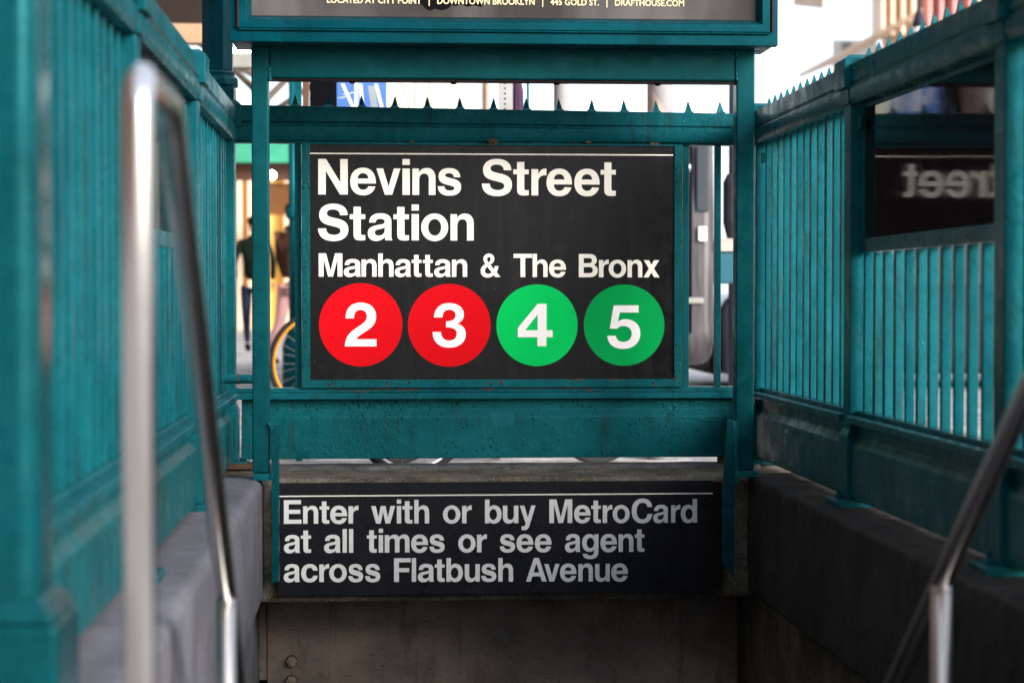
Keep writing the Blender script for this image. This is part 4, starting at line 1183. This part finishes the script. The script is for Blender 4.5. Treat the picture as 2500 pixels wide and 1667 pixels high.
# map kiosk ------------------------------------------------------
YK = 10.0
kz1 = 2.35; kz0 = .65
mk = thing('map_kiosk', (X(970, YK), YK, 0), 'street map board with blue and pale panels standing behind the spiked rail', 'map board')
obj('end_panel', MB().box(X(757, YK), X(823, YK), YK - .01, YK + .12, kz0, kz1), M['black'], mk)
obj('blue_panel', MB().box(X(823.5, YK), X(944, YK), YK, YK + .04, kz0, kz1), M['poster_blue'], mk)
obj('map_panel', MB().box(X(944.5, YK), X(1103, YK), YK, YK + .04, kz0, kz1), M['map_white'], mk)
obj('text_panel', MB().box(X(1103.5, YK), X(1184, YK), YK, YK + .04, kz0, kz1), M['map_line'], mk)
obj('frame', MB().box(X(1184.5, YK), X(1191, YK), YK - .02, YK + .1, kz0, kz1), M['wood_tan'], mk)
mm = MB()
for (a, b, c_, d) in ((836, 205, 862, 262), (870, 203, 870, 262), (880, 205, 885, 262), (838, 232, 880, 222), (918, 205, 932, 262), (826, 240, 850, 236)):
    p = aty(a, b, YK); q = aty(c_, d, YK)
    w_ = .009
    mm.add([(p.x - w_, YK - .001, p.z), (p.x + w_, YK - .001, p.z), (q.x + w_, YK - .001, q.z), (q.x - w_, YK - .001, q.z)], [(0, 1, 2, 3)])
obj('map_streets', mm, M['map_line'], mk)
mm = MB()
for k in range(14):
    p = aty(898 + k * .6, 212 + k * 4, YK)
    mm.box(p.x, p.x + .035, YK - .0012, YK - .0002, p.z - .003, p.z + .003)
obj('map_steps', mm, M['map_grey'], mk)
mm = MB()
for (a, b, c_, d) in ((980, 204, 1000, 266), (1012, 200, 1012, 262), (985, 222, 1012, 220), (1050, 200, 1048, 266), (1085, 210, 1120, 210)):
    p = aty(a, b, YK); q = aty(c_, d, YK); w_ = .004
    mm.add([(p.x - w_, YK - .001, p.z + w_), (p.x + w_, YK - .001, p.z + w_), (q.x + w_, YK - .001, q.z - w_), (q.x - w_, YK - .001, q.z - w_)], [(0, 1, 2, 3)])
obj('map_lines', mm, M['map_grey'], mk)
for px in (920, 1090):
    obj('leg', MB().box(X(px, YK) - .03, X(px, YK) + .03, YK + .042, YK + .10, 0, kz0 + .2), M['black'], mk)

# posts --------------------------------------------------------------
pg = thing('street_post', (X(729, 9), 9, 0), 'green post standing left of the map board', 'post')
obj('shaft', MB().box(X(721, 9), X(737, 9), 9, 9.03, 0, 2.6), M['teal'], pg)
pb = thing('street_post', (X(747, 9.3), 9.3, 0), 'brown post between the green post and the black panel edge', 'post')
obj('shaft', MB().box(X(740, 9.3), X(755, 9.3), 9.3, 9.34, 0, 2.6), M['wood_brown'], pb)
ps = thing('perforated_sign_post', (X(1236, 9), 9, 0), 'square perforated galvanised sign post right of the map board', 'post')
obj('shaft', MB().box(X(1220, 9), X(1252, 9), 9.0, 9.06, 0, 2.6), M['galv'], ps)
hm = MB()
for k in range(90): hm.disc((X(1233, 9), 8.9995, .1 + k * .0235), .0045, (0, -1, 0), .0008, 10)
tag(obj('holes', hm, M['black'], ps), kind='stuff')
um = thing('furled_umbrella', (X(1264, 9.3), 9.3, 1.0), 'dark purple furled cloth umbrella beside the perforated post', 'umbrella')
obj('cloth', MB().lathe(X(1262, 9.3), 9.3, [(.012, 1.0), (.03, 1.15), (.035, 1.5), (.03, 1.72), (.012, 1.80)], 10), M['purple'], um)
obj('stick', MB().tube([(X(1291, 9.3), 9.3, 0), (X(1288, 9.3), 9.3, 2.3)], .006, 8), M['teal'], um)
p1 = thing('street_pole', (X(1370, 10), 10, 0), 'plain slender grey pole behind the rail near the middle', 'pole')
obj('shaft', MB().tube([(X(1370, 10), 10, 0), (X(1370, 10), 10, 5)], .0385, 20), M['pole_grey'], p1, smooth=True)
p2 = thing('street_pole', (X(1611, 9), 9, 0), 'thick grey pole wrapped with torn paper behind the rail at the right', 'pole')
x2 = X(1611, 9)
obj('shaft', MB().tube([(x2, 9, 0), (x2, 9, 5)], .058, 28), M['pole_grey'], p2, smooth=True)
wm = MB()
n_ = 24
for i in range(n_):
    a = math.pi + math.pi * .78 * i / (n_ - 1)
    a = R(170) + R(130) * i / (n_ - 1)
    ztop_ = 2.2 if i < 8 else 2.2 - (i - 8) * .028 * (Z(197, 9) / 1.7)
    zt2 = Z(200 + max(0, i - 7) * 5.2, 9)
    wm.v += [Vector((x2 + .0595 * math.cos(a), 9 + .0595 * math.sin(a), 1.25)), Vector((x2 + .0595 * math.cos(a), 9 + .0595 * math.sin(a), zt2 if i > 7 else 2.0))]
    if i: wm.f.append((2*i-2, 2*i, 2*i+1, 2*i-1))
obj('paper_wrap', wm, M['paper'], p2, smooth=True, label='torn brownish paper stuck round the pole')
p3 = thing('street_post', (X(1538, 9.2), 9.2, 0), 'thin dark post whose foot shows in the slot under the railing', 'post')
obj('shaft', MB().tube([(X(1538, 9.2), 9.2, 0), (X(1538, 9.2), 9.2, 1.0)], .016, 12), M['teal'], p3)
# litter basket seen as a dark block in the slot under the railing
bk = thing('litter_basket', (X(1452, 9.2), 9.2, 0), 'low dark litter basket whose base shows in the slot under the railing', 'litter bin')
obj('basket', MB().lathe(X(1452, 9.2), 9.3, [(.085, 0), (.10, .06), (.12, .6), (.13, .7), (.12, .72)], 18), M['black'], bk)
obj('rim', MB().torus((X(1452, 9.2), 9.3, .72), .125, .012, 'Z', 24, 6), M['galv'], bk)

# bicycles -----------------------------------------------------------
def bicycle(loc, rot, label, rimmat, framemat):
    b = thing('bicycle', (0, 0, 0), label, 'bicycle', None)
    Rw = .335
    def wheel(cx):
        w = obj('wheel', MB().tube([(cx, -.03, Rw), (cx, .03, Rw)], .022, 14), M['galv'], b, origin=(cx, 0, Rw))
        obj('tyre', MB().torus((cx, 0, Rw), Rw - .016, .016, 'Y', 56, 10), M['tyre'], w, smooth=True)
        obj('rim', MB().torus((cx, 0, Rw), Rw - .037, .010, 'Y', 56, 8, 1.1), rimmat, w, smooth=True)
        sm = MB()
        for k in range(28):
            a = 2 * math.pi * k / 28; s_ = -1 if k % 2 else 1
            sm.tube([(cx + .02 * math.cos(a + .8 * s_), .024 * s_, Rw + .02 * math.sin(a + .8 * s_)), (cx + .29 * math.cos(a), 0, Rw + .29 * math.sin(a))], .0011, 4, False)
        obj('spokes', sm, M['galv'], w)
    wheel(-.52); wheel(.52)
    m = MB()
    bbk = Vector((.10, 0, .28)); st = Vector((.24, 0, .78)); hb = Vector((-.34, 0, .80)); ht = Vector((-.37, 0, .88))
    for a, c, r in ((bbk, st, .016), (st, hb, .015), (bbk, hb, .018), (hb, ht, .018)): m.tube([a, c], r, 10)
    for s_ in (-1, 1):
        m.tube([bbk + Vector((0, .02 * s_, 0)), Vector((.52, .055 * s_, Rw))], .009, 8)
        m.tube([st + Vector((0, .015 * s_, -.03)), Vector((.52, .055 * s_, Rw))], .008, 8)
    obj('frame', m, framemat, b, smooth=True)
    m = MB()
    for s_ in (-1, 1): m.tube([hb + Vector((-.01, .03 * s_, -.02)), Vector((-.46, .05 * s_, .50)), Vector((-.52, .05 * s_, Rw))], .010, 8)
    obj('fork', m, framemat, b, smooth=True)
    obj('handlebar', MB().tube([ht, (-.38, 0, .98)], .012, 8).tube([(-.24, -.25, 1.0), (-.34, -.22, 1.0), (-.41, -.08, .99), (-.41, .08, .99), (-.34, .22, 1.0), (-.24, .25, 1.0)], .011, 8), M['black'], b, smooth=True)
    obj('seat_post', MB().tube([st, (.27, 0, .90)], .012, 8), M['galv'], b)
    sd = MB(); sd.prism([(.13, .925), (.22, .935), (.34, .945), (.41, .95), (.41, .925), (.34, .905), (.22, .905), (.14, .905)], lambda u, v, t: (u, t * (.25 + 1.6 * max(0, u - .14)) , v), -.16, .16, 4)
    obj('saddle', sd, M['black'], b, smooth=True)
    m = MB(); m.torus((.10, 0, .28), .085, .005, 'Y', 28, 6); m.tube([(.10, -.05, .28), (.16, -.05, .13)], .008, 6); m.tube([(.10, .05, .28), (.04, .05, .43)], .008, 6)
    m.box(.13, .20, -.12, -.06, .115, .14); m.box(.0, .07, .06, .12, .42, .445)
    obj('crank', m, M['galv'], b)
    b.location = loc; b.rotation_euler = rot
    return b
bicycle((X(792, 12.4) + .50, 12.4, 0), (R(4), 0, R(6)), 'bicycle with amber rims leaning left of the station sign', M['rim_amber'], M['frame_blue'])
bicycle((.56, 8.45, 0), (R(5), 0, R(36)), 'dark bicycle behind the kick panel whose tyres show in the slot', M['galv'], M['black'])
bicycle((.50, 9.05, 0), (R(-4), 0, R(215)), 'second bicycle with amber rim close behind the dark one', M['rim_amber'], M['frame_blue'])

# silver van ------------------------------------------------------------
van = thing('delivery_van', (3.0, 15, -.13), 'silver delivery van parked beyond the right edge of the station sign', 'van')
vx1 = X(1749, 13.2)
vm = MB()
prof = [(13.2, .42), (13.35, .30), (19, .30), (19, 2.35), (13.5, 2.45), (13.25, 2.3), (13.2, 1.2)]
vm.prism([(13.35, .28), (18.9, .28), (18.9, 1.9), (18.7, 1.98), (13.5, 1.98), (13.28, 1.9), (13.2, 1.3), (13.2, .42)], lambda u, v, t: (t, u, v), vx1 - 1.95, vx1, 1)
obj('body', vm, M['van'], van, bevel=.09, seg=4)
obj('rear_door_seam', MB().box(vx1 - .96, vx1 - .945, 13.185, 13.2, .45, 1.85), M['black'], van)
obj('rear_window', MB().box(vx1 - .85, vx1 - .30, 13.19, 13.215, 1.3, 1.75), M['glass'], van, bevel=.01)
obj('corner_window', MB().box(vx1 - .14, vx1 - .055, 13.185, 13.21, 1.32, 1.80), M['glass'], van, bevel=.008)
obj('trim_strip', MB().box(vx1 - .185, vx1 - .170, 13.18, 13.205, .5, 1.85), M['black'], van)
obj('side_lamp', MB().box(vx1 - .13, vx1 - .07, 13.17, 13.2, 1.12, 1.22), M['globe'], van, bevel=.008)
obj('rub_strip', MB().box(vx1 - 1.8, vx1 - .09, 13.175, 13.2, .70, .74), M['grey'], van, bevel=.005)
hd_ = obj('door_handle', MB().box(vx1 - .90, vx1 - .80, 13.14, 13.185, 1.05, 1.09), M['black'], van)
obj('bumper', MB().box(vx1 - 1.9, vx1 - .22, 13.12, 13.24, .34, .44), M['black'], van, bevel=.03)
for xx in (vx1 - 1.75, vx1 - .42):
    for yy in (14.1, 17.8):
        w = obj('wheel', MB().tube([(xx, yy, .21), (xx + .2, yy, .21)], .34, 28), M['tyre'], van, bevel=.03)
        obj('hub', MB().tube([(xx - .01, yy, .21), (xx + .21, yy, .21)], .19, 20), M['galv'], w)
obj('mirror', MB().lathe(X(1687, 12.9), 13.1, [(.01, Z(418, 13)), (.03, Z(412, 13)), (.035, Z(400, 13)), (.01, Z(388, 13))], 10), M['steel'], van, smooth=True)
0 and obj('tail_light', MB().box(vx1 - .14, vx1 - .05, 13.17, 13.2, 1.0, 1.35), M['red_cloth'], van, bevel=.01)

car = thing('parked_car', (4.2, 17, -.13), 'dark parked car beyond the right portal post', 'car')
cx0 = X(1742, 16)
sec = [(-.13 + .25, 0), (-.13 + .75, -.02), (-.13 + .90, .06), (-.13 + .92, 1.0), (-.13 + 1.38, 1.75), (-.13 + 1.42, 2.7), (-.13 + .98, 3.7), (-.13 + .92, 4.2), (-.13 + .5, 4.3), (-.13 + .25, 4.25)]
obj('body', MB().prism([(a, z) for z, a in sec], lambda u, v, t: (cx0 + u, t, v), 15.6, 17.3, 2), M['car'], car, bevel=.08, seg=4)
obj('side_window', MB().prism([(1.15, -.13 + .95), (1.8, -.13 + 1.32), (2.7, -.13 + 1.36), (3.4, -.13 + 1.0)], lambda u, v, t: (cx0 + u, t, v), 15.57, 15.6), M['glass'], car)
for u in (.85, 3.4):
    for yy in (15.57, 17.12):
        w = obj('wheel', MB().tube([(cx0 + u, yy, .19), (cx0 + u, yy + .2, .19)], .32, 28), M['tyre'], car, bevel=.03)
        obj('hub', MB().tube([(cx0 + u, yy - .01, .19), (cx0 + u, yy + .02, .19)], .19, 20), M['galv'], w)
obj('head_lamp', MB().box(cx0 - .03, cx0 + .05, 15.75, 16.05, .42, .56), M['globe'], car, bevel=.02)
obj('bumper', MB().box(cx0 - .08, cx0 + .02, 15.66, 17.24, .12, .36), M['black'], car, bevel=.03)

mbx = thing('utility_box', (X(1790, 11), 11, 0), 'teal blue utility box on a post in the narrow gap right of the sign', 'utility box')
mx = X(1790, 11)
obj('box', MB().prism([(-.10, Z(692, 11)), (.10, Z(692, 11)), (.10, Z(622, 11))] + [(.10 * math.cos(R(a)), Z(622, 11) + .06 * math.sin(R(a))) for a in range(15, 180, 15)] + [(-.10, Z(622, 11))], lambda u, v, t: (t, 11.1 + u, v), mx - .08, mx + .20), M['mail'], mbx, bevel=.01)
obj('hood', MB().prism([(.115 * math.cos(R(a)), Z(612, 11) + .075 * math.sin(R(a))) for a in range(0, 181, 15)], lambda u, v, t: (t, 11.1 + u, v), mx - .085, mx + .205), M['paper'], mbx)
obj('post', MB().tube([(mx + .09, 11.1, 0), (mx + .09, 11.1, Z(690, 11))], .03, 12), M['black'], mbx)
sb = thing('street_post', (X(1790, 12), 12, 0), 'dark grey wrapped post seen between sign bar and right portal post', 'post')
obj('shaft', MB().tube([(X(1789, 12), 12, 0), (X(1789, 12), 12, 2.15)], .028, 12), M['car'], sb, smooth=True)
obj('cap', MB().lathe(X(1786, 12), 12, [(.03, 1.10), (.055, 1.2), (.055, 1.45), (.03, 1.5)], 14), M['car'], sb)
wr = thing('overhead_wire', (3.6, 20, 2.2), 'thin green wire crossing the gap right of the sign', 'wire')
obj('strand', MB().tube([(X(1700, 20), 20, Z(369, 20)), (X(1780, 20), 20, Z(366, 20)), (X(2300, 20), 20, Z(330, 20))], .006, 6), M['awning'], wr)

# ------------------------------------------------------------------ buildings, right and far
def block(x0, x1, y0, y1, z0, z1, lean):
    return MB().prism([(x0, y0), (x1, y0), (x1 + lean, y1), (x0 + lean, y1)], lambda u, v, t: (u, v, t), z0, z1)
wb = thing('white_building', (17, 60, 0), 'overexposed white building with small grey vent beyond the right railing', 'building')
obj('wall', block(X(2030, 60), X(2132, 60), 60, 75, -.2, Z(88, 60), 5.5), M['white_wall'], wb)
c0 = aty(2055, 130, 60); c1 = aty(2077, 105, 60)
obj('vent', MB().box(c0.x, c1.x, 59.9, 60, c0.z, c1.z), M['grey'], wb)
c0 = aty(2114, 106, 59); c1 = aty(2129, 96, 59)
obj('shop_sign', MB().box(c0.x, c1.x, 58.9, 59.1, c0.z, c1.z), M['red_sign'], wb)
tb = thing('stone_building', (30, 70, 0), 'pale stone building with tall piers behind the spikes at upper right', 'building')
bx = X(2140, 50)
obj('wall', block(X(2150, 52), X(2700, 52), 52, 66, -.2, 24, 6), M['tan_wall'], tb)
obj('cornice', MB().add([(X(2128, 48), 48, Z(98, 48)), (X(2250, 40), 40, Z(22, 40)), (X(2250, 40), 52, Z(22, 40)), (X(2128, 48), 52, Z(98, 48)),
    (X(2128, 48), 48, Z(84, 48)), (X(2250, 40), 40, Z(6, 40)), (X(2250, 40), 52, Z(6, 40)), (X(2128, 48), 52, Z(84, 48))],
    [(0, 1, 2, 3), (4, 7, 6, 5), (0, 4, 5, 1), (1, 5, 6, 2), (2, 6, 7, 3), (3, 7, 4, 0)]), M['tan_wall'], tb)
for k, px in enumerate((2148, 2172, 2197, 2222, 2262, 2290, 2322, 2360)):
    obj('pier', MB().box(X(px, 51), X(px + 8, 51), 50.9, 52, 7.6, 20), M['tan_wall'] if k < 4 else M['pink'], tb)
    p = obj('window', MB().box(X(px + 9, 51.8), X(px + 22, 51.8), 51.85, 51.99, 8.2, 18), M['white_wall'] if k < 4 else M['paper'], tb)
ob_ = thing('corner_building', (15, 40, 0), 'tan overhanging roof corner touching the top edge of the view', 'building')
zc = Z(18, 40, 2000)
obj('eaves', MB().add([(X(1935, 40), 40, Z(14, 40, 1935)), (X(2008, 38), 38, Z(22, 38, 2008)), (X(2082, 42), 42, Z(0, 42, 2082)), (X(2000, 50), 50, Z(-30, 50, 2000)),
    (X(1935, 40), 40, 9), (X(2008, 38), 38, 9), (X(2082, 42), 42, 9), (X(2000, 50), 50, 9)],
    [(0, 3, 2, 1), (4, 5, 6, 7), (0, 1, 5, 4), (1, 2, 6, 5), (2, 3, 7, 6), (3, 0, 4, 7)]), M['tan_wall'], ob_)
sl_ = thing('street_lamp', (X(2240, 26), 26, 0), 'dark street lamp with white globe against the stone building', 'street lamp')
lx = X(2240, 26)
obj('pole', MB().tube([(lx, 26, 0), (lx, 26, Z(75, 26))], .05, 12), M['grey'], sl_, smooth=True)
obj('globe', MB().lathe(lx, 26, [(.03, Z(76, 26)), (.09, Z(70, 26)), (.10, Z(60, 26)), (.05, Z(52, 26))], 16), M['globe'], sl_, smooth=True)
obj('hood', MB().lathe(lx, 26, [(.11, Z(53, 26)), (.09, Z(45, 26)), (.06, Z(25, 26)), (.03, Z(10, 26)), (.02, Z(-20, 26))], 16), M['lamp_shell'], sl_, smooth=True)

# ------------------------------------------------------------------ groups of repeats
for nm, g in (('subway_railing', 'teal railings round the stairwell'), ('railing_board', 'glossy boards in the side railings'), ('handrail', 'stainless handrails of the stair'),
              ('bicycle', 'bicycles parked behind the station sign'), ('street_post', 'thin posts on the pavement behind the railing'), ('street_pole', 'grey poles behind the railing')):
    for o in bpy.data.objects:
        if o.parent is None and o.name.split('.')[0] == nm: o['group'] = g
